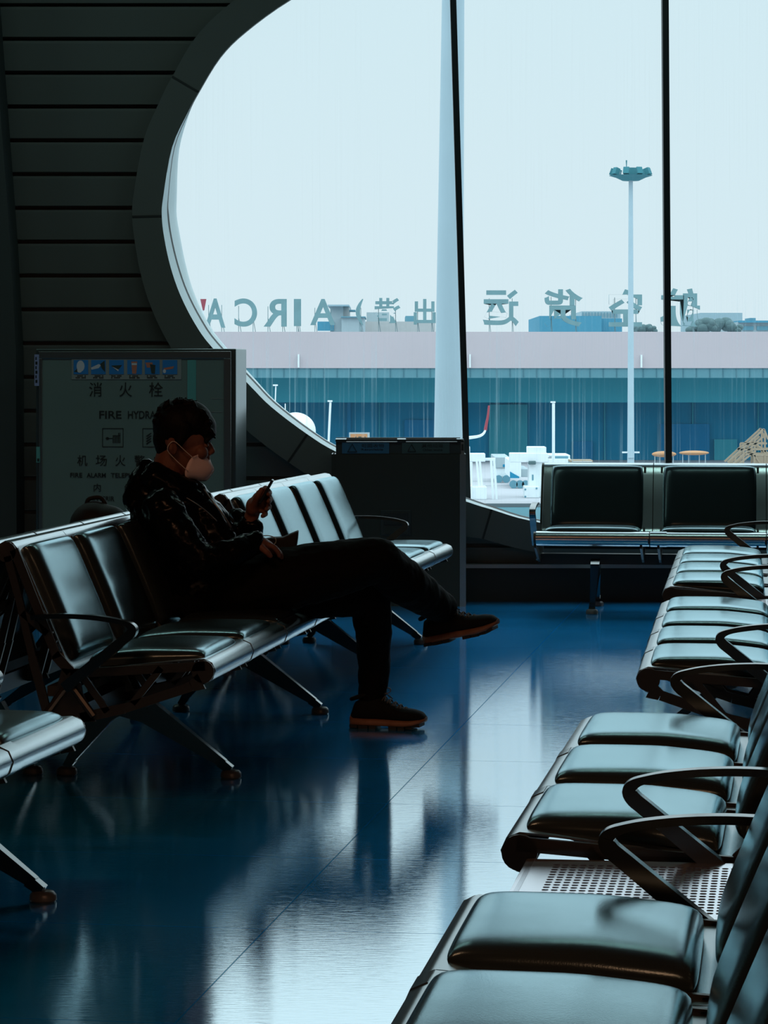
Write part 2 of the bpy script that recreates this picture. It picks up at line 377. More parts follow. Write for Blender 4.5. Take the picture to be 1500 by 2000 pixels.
struct('trim_3', bm, M['reveal'], 'pale lit reveal inside the round window', smooth=True, angle=40)
bm = bmesh.new(); loft(bm, [cM, cM2])
struct('trim_4', bm, M['mullion'], 'thin dark gasket line in the window reveal')

# panelled wall around the window: overlapping horizontal boards
rows_y = [-460+66.0*i for i in range(24)]
bm = bmesh.new()
loopA = cO
def inside(pt, loop):
    c = False; n_ = len(loop)
    for i in range(n_):
        a = loop[i]; b = loop[i-1]
        if (a.z > pt[1]) != (b.z > pt[1]) and pt[0] < (b.x-a.x)*(pt[1]-a.z)/(b.z-a.z)+a.x: c = not c
    return c
def span_left(z):
    xs = []
    for i in range(len(cO)):
        a = cO[i]; b = cO[i-1]
        if (a.z > z) != (b.z > z): xs.append((b.x-a.x)*(z-a.z)/(b.z-a.z)+a.x)
    return (min(xs), max(xs)) if xs else None
step = 66.0/FPX*YW
z = .205
rowz = []
ztop = P(0, 14, YW).z
k0 = int(math.floor((ztop-.205)/step))
zb = ztop-k0*step
zs = [zb+step*i for i in range(-1, int((4.6-zb)/step)+2)]
SUB = 12
for za in zs:
    z0 = max(za, .205); z1 = min(za+step, 4.6)
    if z1-z0 < .01: continue
    # profile of one board: lip at the foot, thin shadow gap
    for (a, b, y0, y1) in ((0.0, .11, .045, .045), (.11, .13, .045, .014), (.13, .92, .014, .0), (.92, 1.0, .0, .0)):
        for s_ in range(SUB if b-a > .5 else 2):
            nS = SUB if b-a > .5 else 2
            u0 = a+(b-a)*s_/nS; u1 = a+(b-a)*(s_+1)/nS
            q0 = za+step*u0; q1 = za+step*u1
            if q1 <= z0 or q0 >= z1: continue
            yy0 = YW+y0+(y1-y0)*s_/nS; yy1 = YW+y0+(y1-y0)*(s_+1)/nS
            sp0 = span_left(q0); sp1 = span_left(q1); inset = .02
            def quad(xa0, xb0, xa1, xb1):
                bm.faces.new([bm.verts.new(v) for v in ((xa0, yy0, q0), (xb0, yy0, q0), (xb1, yy1, q1), (xa1, yy1, q1))])
            if sp0 and sp1:
                quad(-8, sp0[0]+inset, -8, sp1[0]+inset); quad(sp0[1]-inset, 10, sp1[1]-inset, 10)
            elif sp0 or sp1:
                e = sp0 or sp1; mid = (e[0]+e[1])/2
                quad(-8, (e[0] if sp0 else mid)+inset, -8, (e[0] if sp1 else mid)+inset); quad((e[1] if sp0 else mid)-inset, 10, (e[1] if sp1 else mid)-inset, 10)
            else: quad(-8, 10, -8, 10)
    # small step under the board
    bm.faces.new([bm.verts.new(v) for v in ((-8, YW, za), (-1.25, YW, za), (-1.25, YW+.045, za), (-8, YW+.045, za))]) if za > .21 and False else None
struct('wall_front', bm, M['wall'], 'dark wall of overlapping horizontal boards around the round window')
# blocking layer behind the boards
bm = bmesh.new()
Nn = 60
outer = [v+Vector((0, .35, 0)) for v in cO]
zc = (max(v.z for v in outer)+min(v.z for v in outer))/2; xc = (max(v.x for v in outer)+min(v.x for v in outer))/2
rect = []
for v in outer:
    dx, dz = v.x-xc, v.z-zc
    kx = ((9.9-xc) if dx > 0 else (-8-xc))/dx if abs(dx) > 1e-6 else 1e9
    kz = ((4.6-zc) if dz > 0 else (-.1-zc))/dz if abs(dz) > 1e-6 else 1e9
    kk = min(kx, kz); rect.append(Vector((xc+dx*kk, v.y, zc+dz*kk)))
loft(bm, [[v-Vector((0, .24, 0)) for v in outer], outer, rect])
struct('wall_outer', bm, M['darkwall'], 'outer skin of the front wall')
# filler from the surround corners to the outer skin is closed by the ring side loft
struct('baseboard_front', newbox(-8, 15.85, 0, 10, 16.05, .185), M['base'])
struct('trim_5', newbox(-8, 15.84, .185, 10, 16.02, .205), M['trim'], 'thin grey metal strip on top of the black plinth')
# dark pilaster at the far left whose edge leans
bm = bmesh.new()
pil = [P(-260, -200, 15.6), P(-30, -200, 15.6), P(0, 210, 15.6), P(20, 480, 15.6), P(31, 690, 15.6), P(33, 1187, 15.6), P(-260, 1187, 15.6)]
prism(bm, pil, Vector((0, .34, 0)))
struct('wall_pillar', bm, M['darkwall'], 'dark pilaster at the left of the panelled wall')

# glass: one pane per bay, mullions between
gm_ = bpy.data.materials.new('streaked_window_glass'); gm_.use_nodes = True; n = gm_.node_tree.nodes; l = gm_.node_tree.links; n.clear()
out = n.new('ShaderNodeOutputMaterial'); tr = n.new('ShaderNodeBsdfTransparent'); tr.inputs[0].default_value = (.985, .995, 1, 1)
gl = n.new('ShaderNodeBsdfGlossy'); gl.inputs['Roughness'].default_value = .02
tl = n.new('ShaderNodeBsdfTranslucent'); tl.inputs[0].default_value = (.42, .58, .64, 1)
fr = n.new('ShaderNodeFresnel'); fr.inputs[0].default_value = 1.25
tcn = n.new('ShaderNodeTexCoord'); mp = n.new('ShaderNodeMapping'); mp.inputs['Scale'].default_value = (105, 1, .8); l.new(tcn.outputs['Object'], mp.inputs[0])
nz = n.new('ShaderNodeTexNoise'); nz.inputs['Scale'].default_value = 1; nz.inputs['Detail'].default_value = 3; nz.inputs['Distortion'].default_value = .15; l.new(mp.outputs[0], nz.inputs[0])
mr = n.new('ShaderNodeMapRange'); mr.inputs[1].default_value = .54; mr.inputs[2].default_value = .74; mr.inputs[4].default_value = .42; l.new(nz.outputs[0], mr.inputs[0])
mp2 = n.new('ShaderNodeMapping'); mp2.inputs['Scale'].default_value = (2.6, 1, 1.6); l.new(tcn.outputs['Object'], mp2.inputs[0])
nz2 = n.new('ShaderNodeTexNoise'); nz2.inputs['Scale'].default_value = 1; nz2.inputs['Detail'].default_value = 3; l.new(mp2.outputs[0], nz2.inputs[0])
mr2 = n.new('ShaderNodeMapRange'); mr2.inputs[1].default_value = .38; mr2.inputs[2].default_value = .62; mr2.inputs[3].default_value = .15; l.new(nz2.outputs[0], mr2.inputs[0])
mu = n.new('ShaderNodeMath'); mu.operation = 'MULTIPLY'; l.new(mr.outputs[0], mu.inputs[0]); l.new(mr2.outputs[0], mu.inputs[1])
sz = n.new('ShaderNodeSeparateXYZ'); l.new(tcn.outputs['Object'], sz.inputs[0])
hz = n.new('ShaderNodeMapRange'); hz.inputs[1].default_value = 1.35; hz.inputs[2].default_value = 1.75; hz.inputs[3].default_value = 1; hz.inputs[4].default_value = .06; l.new(sz.outputs['Z'], hz.inputs[0])
mh = n.new('ShaderNodeMath'); mh.operation = 'MULTIPLY'; l.new(mu.outputs[0], mh.inputs[0]); l.new(hz.outputs[0], mh.inputs[1])
ad = n.new('ShaderNodeMath'); ad.operation = 'ADD'; ad.inputs[1].default_value = .03; l.new(mh.outputs[0], ad.inputs[0])
mA = n.new('ShaderNodeMixShader'); l.new(ad.outputs[0], mA.inputs[0]); l.new(tr.outputs[0], mA.inputs[1]); l.new(tl.outputs[0], mA.inputs[2])
mB = n.new('ShaderNodeMixShader'); frm = n.new('ShaderNodeMath'); frm.operation = 'MULTIPLY'; frm.inputs[1].default_value = .35; l.new(fr.outputs[0], frm.inputs[0]); l.new(frm.outputs[0], mB.inputs[0]); l.new(mA.outputs[0], mB.inputs[1]); l.new(gl.outputs[0], mB.inputs[2]); l.new(mB.outputs[0], out.inputs[0])
YG = 16.42
MU = [(885, 914), (1299, 1306), (1712, 1700), (2130, 2095), (2560, 2490)]   # columns at row 0 and row 1000
def mull_x(i, z):
    if i < 0: return -1.6
    if i >= len(MU): return 6.9
    row = HOR+(HC-z)*FPX/YG; c = MU[i][0]+(MU[i][1]-MU[i][0])*row/1000
    return (c-750)/FPX*YG
for i in range(len(MU)+1):
    bm = bmesh.new(); zl, zh = .15, 4.3
    pts = [(mull_x(i-1, zl)+.012, zl), (mull_x(i, zl)-.012, zl), (mull_x(i, zh)-.012, zh), (mull_x(i-1, zh)+.012, zh)]
    bm.faces.new([bm.verts.new((x, YG+.02, zz)) for x, zz in pts])
    g = struct('window_%d' % (i+1), bm, gm_)
for i in range(len(MU)):
    bm = bmesh.new(); w = .0175 if i != 1 else .018
    pts = []
    for zz in (.1, 4.35):
        x = mull_x(i, zz)
        pts.append((x-w, x+w, zz))
    v = [Vector((pts[0][0], YG-.03, .1)), Vector((pts[0][1], YG-.03, .1)), Vector((pts[1][1], YG-.03, 4.35)), Vector((pts[1][0], YG-.03, 4.35))]
    prism(bm, v, Vector((0, .08, 0)))
    struct('trim_%d' % (6+i), bm, M['mullion'], 'black window mullion')

# ------------------------------------------------------------------ benches
PT = .60      # pitch of the seats
SHELL = [(.052, .356), (.030, .362), (.010, .375), (.002, .398), (.012, .420), (.035, .430), (.10, .425), (.25, .409), (.38, .391), (.412, .390), (.436, .402), (.450, .430),
         (.508, .565), (.570, .705), (.592, .745), (.608, .764), (.630, .768), (.650, .757), (.657, .735), (.652, .70)]
ARM = [(.54, .549), (.50, .553), (.43, .555), (.36, .552), (.30, .545), (.262, .537), (.243, .528), (.237, .517), (.245, .503), (.266, .486), (.33, .434), (.40, .378), (.44, .345)]
ARM_TH = [.014]*6+[.020, .026, .028, .028, .030, .032, .034]
def _dens(pts, th, k=3):
    c = smooth_curve([Vector((a, b, t)) for (a, b), t in zip(pts, th)], k); return [(v.x, v.y) for v in c], [v.z for v in c]
ARM2, ARM2_TH = _dens(ARM, ARM_TH)
_cache = {}
def cushion_mesh(key, w, d, T, bulge):
    """upholstered pad: width along x, depth along y, top towards +z"""
    if key in _cache: return _cache[key]
    bm = bmesh.new(); nx, ny = 20, 20
    def g(k, n_):
        u = -1+2*k/n_; return math.copysign(1-(1-abs(u))**1.7, u)
    def pt(u, v, sgn):
        fall = max(0.0, 1-abs(u)**9)**.5*max(0.0, 1-abs(v)**11)**.5
        cr_ = 1-.35*(u*u*.5+v*v*.5)
        rad = 1-.035*(abs(u*v))**6
        tp_ = 1 if not key.startswith('seat') else .68+.32*min(1, (v+1)/1.1)
        if sgn > 0: zz = (T*.25+T*.75*fall*(1+bulge*(cr_-1)))*tp_
        else: zz = 0
        return Vector((u*w/2*rad, v*d/2*rad, zz))
    top = [[bm.verts.new(pt(g(i, nx), g(j_, ny), 1)) for j_ in range(ny+1)] for i in range(nx+1)]
    bot = [[bm.verts.new(pt(g(i, nx), g(j_, ny), -1)) for j_ in range(ny+1)] for i in range(nx+1)]
    for i in range(nx):
        for j_ in range(ny):
            bm.faces.new((top[i][j_], top[i+1][j_], top[i+1][j_+1], top[i][j_+1])); bm.faces.new((bot[i][j_], bot[i][j_+1], bot[i+1][j_+1], bot[i+1][j_]))
    for i in range(nx):
        bm.faces.new((top[i][0], bot[i][0], bot[i+1][0], top[i+1][0])); bm.faces.new((top[i][ny], top[i+1][ny], bot[i+1][ny], bot[i][ny]))
        bm.faces.new((top[0][i], top[0][i+1], bot[0][i+1], bot[0][i])); bm.faces.new((top[nx][i], bot[nx][i], bot[nx][i+1], top[nx][i+1]))
    me = bpy.data.meshes.new(key); bmesh.ops.recalc_face_normals(bm, faces=bm.faces); bm.to_mesh(me); bm.free()
    for p in me.polygons: p.use_smooth = True
    try: me.set_sharp_from_angle(angle=math.radians(50))
    except Exception: pass
    me.materials.append(M['leather']); _cache[key] = me; return me
def cached(key, build, m, smooth=True, angle=40):
    if key in _cache: return _cache[key]
    bm = bmesh.new(); build(bm); me = bpy.data.meshes.new(key); bmesh.ops.recalc_face_normals(bm, faces=bm.faces); bm.to_mesh(me); bm.free()
    if smooth:
        for p in me.polygons: p.use_smooth = True
        try: me.set_sharp_from_angle(angle=math.radians(angle))
        except Exception: pass
    me.materials.append(m); _cache[key] = me; return me
def part(name, me, parent, loc=(0, 0, 0), rot=(0, 0, 0)):
    o = bpy.data.objects.new(name, me); C.objects.link(o); o.parent = parent; o.location = loc; o.rotation_euler = rot; return o
SEAT_A = math.atan2(.398-.427, .42-.06)
BACK_A = math.atan2(.752-.405, .594-.445)
def frame_build(bm):
    w = .012
    def seg(a, b, t0, t1=None): ribbon(bm, [a, b], t0, -w/2, w/2, [t0, t1 or t0])
    # disc under the rolled front edge
    pts = [Vector((-w/2, .036+.033*math.cos(a), .396+.033*math.sin(a))) for a in [2*PI*k/20 for k in range(20)]]; prism(bm, pts, Vector((w, 0, 0)))
    seg((.03, .412), (.43, .384), .026); seg((.43, .39), (.478, .44), .03); seg((.47, .43), (.60, .745), .026)
    pts = [Vector((-w/2, .624+.030*math.cos(a), .738+.030*math.sin(a))) for a in [2*PI*k/16 for k in range(16)]]; prism(bm, pts, Vector((w, 0, 0)))
    seg((.62, .725), (.585, .60), .022); seg((.585, .60), (.545, .43), .022); seg((.545, .43), (.50, .265), .026)      # rear chord
    seg((.04, .368), (.07, .352), .05, .03); seg((.07, .352), (.27, .285), .028); seg((.27, .285), (.40, .255), .03)    # lower chord
    seg((.245, .30), (.16, .405), .02); seg((.32, .275), (.40, .385), .02); seg((.50, .50), (.575, .56), .02)
    prism(bm, [Vector((-w/2, a, b)) for a, b in ((.405, .395), (.455, .40), (.475, .33), (.515, .245), (.355, .245), (.395, .33))], Vector((w, 0, 0)))
def bracket_build(bm):
    w = .02
    tube(bm, [(-.008, .36, .262), (-.008, .415, .335), (-.008, .432, .347), (-.008, .450, .335), (-.008, .505, .262)], .011, 8)
def leg_build(f):
    def b(bm):
        # cast leg: deep at the beam, slim at the foot
        y0, z0 = .43, .235; y1, z1 = f, .030
        bar(bm, (0, y0, z0), (0, y0+(y1-y0)*.25, z0+(z1-z0)*.14), .05, .085, .046, .075, up=Vector((0, 0, 1)))
        bar(bm, (0, y0+(y1-y0)*.25, z0+(z1-z0)*.14), (0, y0+(y1-y0)*.94, z0+(z1-z0)*.93), .046, .075, .026, .026)
        bar(bm, (0, y0+(y1-y0)*.90, z0+(z1-z0)*.90), (0, y1, .026), .030, .030, .034, .024)
    return b
def foot_build(bm):
    tube(bm, [(0, 0, 0), (0, 0, .004), (0, 0, .016), (0, 0, .024), (0, 0, .027)], [.030, .033, .032, .026, .015], 18)
def arm_build(bm):
    ribbon(bm, ARM2, .02, -.016, .016, ARM2_TH)
    bmesh.ops.bevel(bm, geom=[e for e in bm.edges if len(e.link_faces) == 2 and e.calc_face_angle(0) > 1.2], offset=.004, segments=2, affect='EDGES')
def bench(label, x, y, a, side, n_seat, legs, arms=(True, True), group='airport bench rows', start=0.0):
    """row of seats; (x, y) = front edge at its near end, a = heading of the row, side = +1 when its seats face right of that heading"""
    t = Vector((math.sin(a), math.cos(a), 0)); L = n_seat*PT
    if side > 0: org = Vector((x, y, 0)); rz = PI/2-a
    else: org = Vector((x, y, 0))+t*L; rz = PI/2-a+PI
    r = thing('airport_bench', label, 'bench', org, rz, group)
    lp = lambda s: s if side > 0 else L-s
    for k in range(n_seat):
        s0, s1 = k*PT+(.012 if k == 0 else .0025), (k+1)*PT-(.012 if k == n_seat-1 else .0025)
        part('seat_shell', cached('shell%d%d%d' % (k == 0, k == n_seat-1, n_seat), lambda bm: ribbon(bm, SHELL, .004, s0-k*PT, s1-k*PT), M['alu'], angle=60), r, (k*PT, 0, 0))
        cx = k*PT+PT/2
        part('seat_cushion', cushion_mesh('seatpad', .495, .360, .047, .6), r, (cx, .217, .4124), (SEAT_A, 0, 0))
        ba = BACK_A-PI/2
        part('back_cushion', cushion_mesh('backpad', .495, .372, .046, .6), r, (cx, .5195, .5815), (BACK_A, 0, 0)).rotation_euler = (BACK_A, 0, 0)
        if k > 0:
            part('seam_strip', cached('seam', lambda bm: ribbon(bm, [(p[0]+(.0022 if i > 8 else 0), p[1]-(.0022 if i <= 8 else .0005)) for i, p in enumerate(SHELL)][2:], .003, -.008, .008), M['joint'], angle=60), r, (k*PT, 0, 0))
            part('joint_cover', cached('jc', lambda bm: ribbon(bm, [(p[0], p[1]) for p in SHELL[:6]], .0075, .004, .088), M['alu'], angle=60), r, (k*PT, 0, 0))
            part('side_frame', cached('frame', frame_build, M['alu_dark'], smooth=False), r, (k*PT-.045, 0, 0))
            part('side_frame', cached('frame', frame_build, M['alu_dark'], smooth=False), r, (k*PT+.045, 0, 0))
    part('back_rail', cached('rail%d' % n_seat, lambda bm: bar(bm, (.02, .49, .33), (L-.02, .49, .33), .03, .03), M['joint'], smooth=False), r)
    part('beam', cached('beam%d' % n_seat, lambda bm: bar(bm, (.0, .43, .265), (L, .43, .265), .07, .055), M['alu_dark'], smooth=False), r)
    for e, s in ((0, .005), (1, L-.005)):
        fr_ = part('side_frame', cached('frame', frame_build, M['alu_dark'], smooth=False), r, (s, 0, 0))
        part('leg_bracket', cached('brk%d' % e, (lambda bm: bracket_build(bm)), M['alu_dark']), fr_, (0 if e == 0 else .016, 0, 0))
    for s in legs:
        for f in (.075, .60):
            lg = part('leg', cached('leg%g' % f, leg_build(f), M['arm'], angle=30), r, (lp(s), 0, 0))
            part('foot_pad', cached('foot', foot_build, M['foot']), lg, (0, f, 0))
    for e, s in ((0, -.024), (1, L+.024)):
        if arms[e] if side > 0 else arms[1-e]:
            part('armrest', cached('arm', arm_build, M['arm'], angle=35), r, (s, 0, 0))
    return r

BL1 = (-.490, 8.385, .142); BL2 = (-.046, 11.602, .160); BN = (-.721, 7.026, .176)
bench('black leather bench where the masked man sits, four seats', *BL1, 1, 4, (.62, 2.32))
bench('black leather bench beyond the masked man, its seats lit pale', *BL2, 1, 4, (.62, 1.82))
tN = Vector((math.sin(BN[2]), math.cos(BN[2]), 0))
nx_, ny_ = BN[0]-tN.x*2.4, BN[1]-tN.y*2.4
bench('bench cut off by the lower left edge, bright front tube', nx_, ny_, BN[2], 1, 4, (.62, 2.28))
bench('nearest bench of the right row, at the bottom of the frame', .119-math.sin(.135)*2.4, 4.649-math.cos(.135)*2.4, .135, -1, 4, (.45, 1.6))
bench('second bench of the right row, beyond the perforated plate', .210, 5.249, .145, -1, 3, (.5, 1.4))
bench('third bench of the right row, with four pale seats', .711, 8.174, .122, -1, 4, (.4, 2.28))
bench('farthest bench of the right row, under the window bench', 1.077, 11.216, .124, -1, 4, (.4, 2.0))
bench('bench against the window wall, facing the camera', .776, 15.02, 1.700, 1, 4, (.30, 2.1))
# back-to-back benches behind the left row
def behind(b, sh): t_ = Vector((math.sin(b[2]), math.cos(b[2]), 0)); bk = Vector((-t_.y, t_.x, 0)); p = Vector((b[0], b[1], 0))+bk*1.31+t_*sh; return p.x, p.y, b[2]
bench('bench back to back with the masked man\'s bench', *behind(BL1, -.10), -1, 4, (.72, 2.2), arms=(False, True))
bench('bench back to back with the pale far left bench', *behind(BL2, -.17), -1, 4, (.72, 1.9), arms=(False, False))

def side_table(label, x, y, a, side, w=.545):
    t = Vector((math.sin(a), math.cos(a), 0))
    org = Vector((x, y, 0)) if side > 0 else Vector((x, y, 0))+t*w
    r = thing('side_table', label, 'table', org, (PI/2-a) if side > 0 else (PI/2-a+PI), 'perforated plates between benches')
    bm = bmesh.new(); th = .004; zt = .392
    d0, d1 = .06, .56
    # plate with two blocks of slots cut through
    nd = 46; ns = 24
    def cell(x0, x1, y0, y1, hole):
        if not hole:
            bm.faces.new([bm.verts.new(v) for v in ((x0, y0, zt), (x1, y0, zt), (x1, y1, zt), (x0, y1, zt))]); return
        cx, cy = (x0+x1)/2, (y0+y1)/2; hw, hh = (x1-x0)*.30, (y1-y0)*.36
        oc = [(cx+hw*sx*a_, cy+hh*sy*b_) for sx, sy, a_, b_ in ((-1, -1, .55, 1), (1, -1, .55, 1), (1, -1, 1, .55), (1, 1, 1, .55), (1, 1, .55, 1), (-1, 1, .55, 1), (-1, 1, 1, .55), (-1, -1, 1, .55))]
        o_ = [bm.verts.new((px, py, zt)) for px, py in oc]
        c_ = [bm.verts.new(v) for v in ((x0, y0, zt), (x1, y0, zt), (x1, y1, zt), (x0, y1, zt))]
        for f in ((c_[0], c_[1], o_[1], o_[0]), (c_[1], o_[2], o_[1]), (c_[1], c_[2], o_[3], o_[2]), (c_[2], o_[4], o_[3]), (c_[2], c_[3], o_[5], o_[4]), (c_[3], o_[6], o_[5]), (c_[3], c_[0], o_[7], o_[6]), (c_[0], o_[0], o_[7])): bm.faces.new(f)
    W_ = w
    # rows run along s; margins .04, centre bar
    s_edges = [0, .045]+[.045+(.225)*(k+1)/9 for k in range(9)]+[W_-.270]+[W_-.270+.225*(k+1)/9 for k in range(9)]+[W_]
    cols = 23
    d_edges = [d0, d0+.05]+[d0+.05+(.36)*(k+1)/cols for k in range(cols)]+[d1]
    for i in range(len(s_edges)-1):
        for k in range(len(d_edges)-1):
            hole = (1 <= i <= 9 or 11 <= i <= 19) and 1 <= k <= cols
            cell(s_edges[i], s_edges[i+1], d_edges[k], d_edges[k+1], hole)
    bmesh.ops.remove_doubles(bm, verts=bm.verts, dist=1e-5)
    o = obj('table_top', bm, M['plate'], r); so = o.modifiers.new('thick', 'SOLIDIFY'); so.thickness = th; so.offset = -1
    bm = bmesh.new(); ribbon(bm, [(.078, .36), (.062, .366), (.055, .378), (.060, .390), (.075, .3915)], .003, 0, W_); obj('front_lip', bm, M['plate'], r)
    bm = bmesh.new(); box(bm, 0, .08, .362, .006, .56, .388); box(bm, W_-.006, .08, .362, W_, .56, .388); obj('skirt', bm, M['alu_dark'], r)
    bm = bmesh.new(); bar(bm, (.0, .43, .265), (W_, .43, .265), .05, .045); box(bm, W_/2-.02, .36, .28, W_/2+.02, .50, .388); obj('support_beam', bm, M['alu_dark'], r)
    return r
side_table('perforated steel plate before the second right bench', .119+math.sin(.14)*.03, 4.679, .14, -1, .54)
side_table('perforated plate between the third and farthest right benches', 1.003+.008, 10.60, .124, -1, .54)
side_table('perforated plate between the two left benches, behind the legs', -.150+.006, 10.84, .15, 1, .66)

# ------------------------------------------------------------------ fire cabinet
CY = 15.2; ca = .1445
o0 = P(460, 1000, CY); r = thing('fire_cabinet', 'tall fire hydrant cabinet with lettered glass door behind the seated man', 'cabinet', (o0.x, CY, 0), -ca)
r.rotation_euler = (0, 0, -ca)
CW = 1.082; CT = P(400, 681, CY).z; CD = .30
# local: x from -CW to 0 (right edge), y 0 front .. CD back
fx = lambda px: (px-460)/(460-62)*CW                    # column -> local x
fz = lambda py: HC-(py-HOR)/FPX*CY
bm = newbox(-CW, .012, 0, 0, CD, CT); obj('body', bm, M['cabinet'], r, bevel=.004)
dr = obj('door', newbox(fx(68), -.006, .06, fx(452), .012, CT-.008), M['cabdark'], r)
bm = bmesh.new()
for q in ((70, 686, 452, 700), (70, 700, 77, 1180), (438, 700, 452, 1180)):
    box(bm, fx(q[0]), -.016, fz(q[3]), fx(q[2]), -.004, fz(q[1]))
obj('door_frame', bm, M['copper'], dr, bevel=.002)
obj('glass_panel', newbox(fx(77), -.010, fz(1180), fx(438), -.005, fz(700)), M['glassdoor'], dr)
bm = newbox(fx(136), -.0125, fz(741), fx(354), -.0102, fz(701)); st = obj('instruction_sticker', bm, M['paper'], dr)
def pic(x0, y0, x1, y1, m, d=0, name='picture'):
    o = obj(name, newbox(fx(x0), -.0145-d, fz(y1), fx(x1), -.0125, fz(y0)), m, st); return o
for i, x in enumerate((140, 175, 211, 247, 282, 317)):
    pic(x, 703, x+29, 731, M['blue'])
def poly(pts, m, d=.0007, name='picture_shape', par=None, y=-.0145):
    bm = bmesh.new(); prism(bm, [Vector((fx(a), y-d, fz(b))) for a, b in pts], Vector((0, .0006, 0))); return obj(name, bm, m, par or st)
circ = lambda cx, cy, rx, ry, n_=14: [(cx+rx*math.cos(2*PI*k/n_), cy+ry*math.sin(2*PI*k/n_)) for k in range(n_)]
poly(circ(154, 715, 8, 11), M['picwhite']); poly(circ(152, 723, 5, 5), M['picwhite'], .001); poly([(141, 726), (147, 720), (148, 727)], M['picdark'], .001)
poly([(175, 718), (190, 711), (195, 713), (190, 719), (176, 722)], M['picwhite']); poly([(193, 711), (202, 704), (203, 727), (196, 719)], M['picdark'], .001)
poly([(215, 714), (237, 713), (232, 719), (226, 724)], M['picdark']); poly([(217, 716), (230, 722), (229, 725)], M['picwhite'], .001)
poly([(255, 706), (267, 706), (265, 730), (257, 730)], M['picred']); poly([(256, 709), (266, 709), (266, 713), (256, 713)], M['picwhite'], .001)
poly([(283, 708), (297, 708), (298, 718), (286, 718)], M['picred']); poly([(292, 711), (303, 713), (302, 730), (295, 729)], M['picdark'], .001)
poly([(319, 719), (340, 715), (338, 720), (320, 723)], M['picred']); poly(circ(321, 725, 3, 4), M['picwhite'], .001)
for x in (140, 175, 211, 247, 282, 317):
    for q in range(2):
        bm = bmesh.new()
        for c in range(7):
            if (c*3+q+x) % 5: box(bm, fx(x+4+c*3), -.0140, fz(735.4+q*3.4), fx(x+6.2+c*3), -.0125, fz(733.3+q*3.4))
        obj('caption', bm, M['ink'], st)
def wr(s, x0, x1, y0, y1, off=.0, name='lettering'):
    w_ = abs(fx(x1)-fx(x0)); h_ = abs(fz(y1)-fz(y0))
    o = text_mesh(name, s, .1, M['ink'], dr, (fx((x0+x1)/2), -.0115, (fz(y0)+fz(y1))/2), offset=off, fit=(w_, h_)); o['label'] = 'black lettering'; return o
for ch, x0, x1 in (('消', 171, 196), ('火', 231, 256), ('栓', 290, 317)): wr(ch, x0, x1, 747, 775)
wr('FIRE', 191, 235, 803, 818, .001); wr('HYDRANT', 248, 326, 803, 818, .001)
for ch, x0, x1 in (('机', 147, 167), ('场', 184, 206), ('火', 223, 243), ('警', 261, 282), ('电', 300, 320), ('话', 338, 358)): wr(ch, x0, x1, 890, 911)
wr('FIRE', 133, 157, 925, 934, .0012); wr('ALARM', 166, 204, 925, 934, .0012); wr('TELEPHONE', 214, 286, 925, 934, .0012)
for ch, x0, x1 in (('内', 180, 194), ('线', 241, 257)): wr(ch, x0, x1, 946, 962)
wr('INTERIR', 178, 221, 971, 980, .0004)
def icon(x0, y0, x1, y1):
    bm = bmesh.new(); t_ = 1.1
    for q in ((x0, y0, x1, y0+t_), (x0, y1-t_, x1, y1), (x0, y0, x0+t_, y1), (x1-t_, y0, x1, y1)): box(bm, fx(q[0]), -.012, fz(q[3]), fx(q[2]), -.0102, fz(q[1]))
    return bm
bm = icon(197, 837, 239, 874)
prism(bm, [Vector((fx(a), -.012, fz(b))) for a, b in circ(207, 857, 3.2, 2.6)], Vector((0, .002, 0)))
box(bm, fx(208), -.012, fz(857.6), fx(217), -.0102, fz(856.4))
for k in range(6): box(bm, fx(218+k*2.7), -.012, fz(866), fx(219.3+k*2.7), -.0102, fz(851 if k < 4 else 846))
box(bm, fx(218), -.012, fz(852), fx(233), -.0102, fz(851))
obj('hose_icon', bm, M['ink'], dr)
bm = icon(277, 837, 319, 874)
for k in range(4):
    yy = 849+k*5
    prism(bm, [Vector((fx(a), -.012, fz(b))) for a, b in ((284, yy+3), (293, yy-3), (295, yy-2), (286, yy+4.6))], Vector((0, .002, 0)))
box(bm, fx(300), -.012, fz(868), fx(308), -.0102, fz(846))
obj('alarm_icon', bm, M['ink'], dr)
obj('mint_strip', newbox(fx(366), -.0118, fz(782), fx(383), -.0102, fz(703)), M['mint'], dr)
for yy, x0, x1 in ((778, 412, 438), (804, 405, 435)): obj('scratch', newbox(fx(x0), -.0115, fz(yy+1), fx(x1), -.0102, fz(yy)), M['paper'], dr)
lb = obj('edge_label', newbox(fx(62), -.0185, fz(754), fx(71), -.016, fz(692)), M['lilac'], dr)
for k in range(6): obj('edge_label_text', newbox(fx(64), -.0192, fz(703+k*9), fx(66.5+(k % 2)*1.5), -.0185, fz(697+k*9)), M['ink'], lb)
lk = obj('door_lock', newbox(fx(66), -.022, fz(905), fx(73), -.016, fz(874)), M['mint'], dr); obj('keyhole', newbox(fx(68), -.023, fz(903), fx(72), -.022, fz(897)), M['ink'], lk)

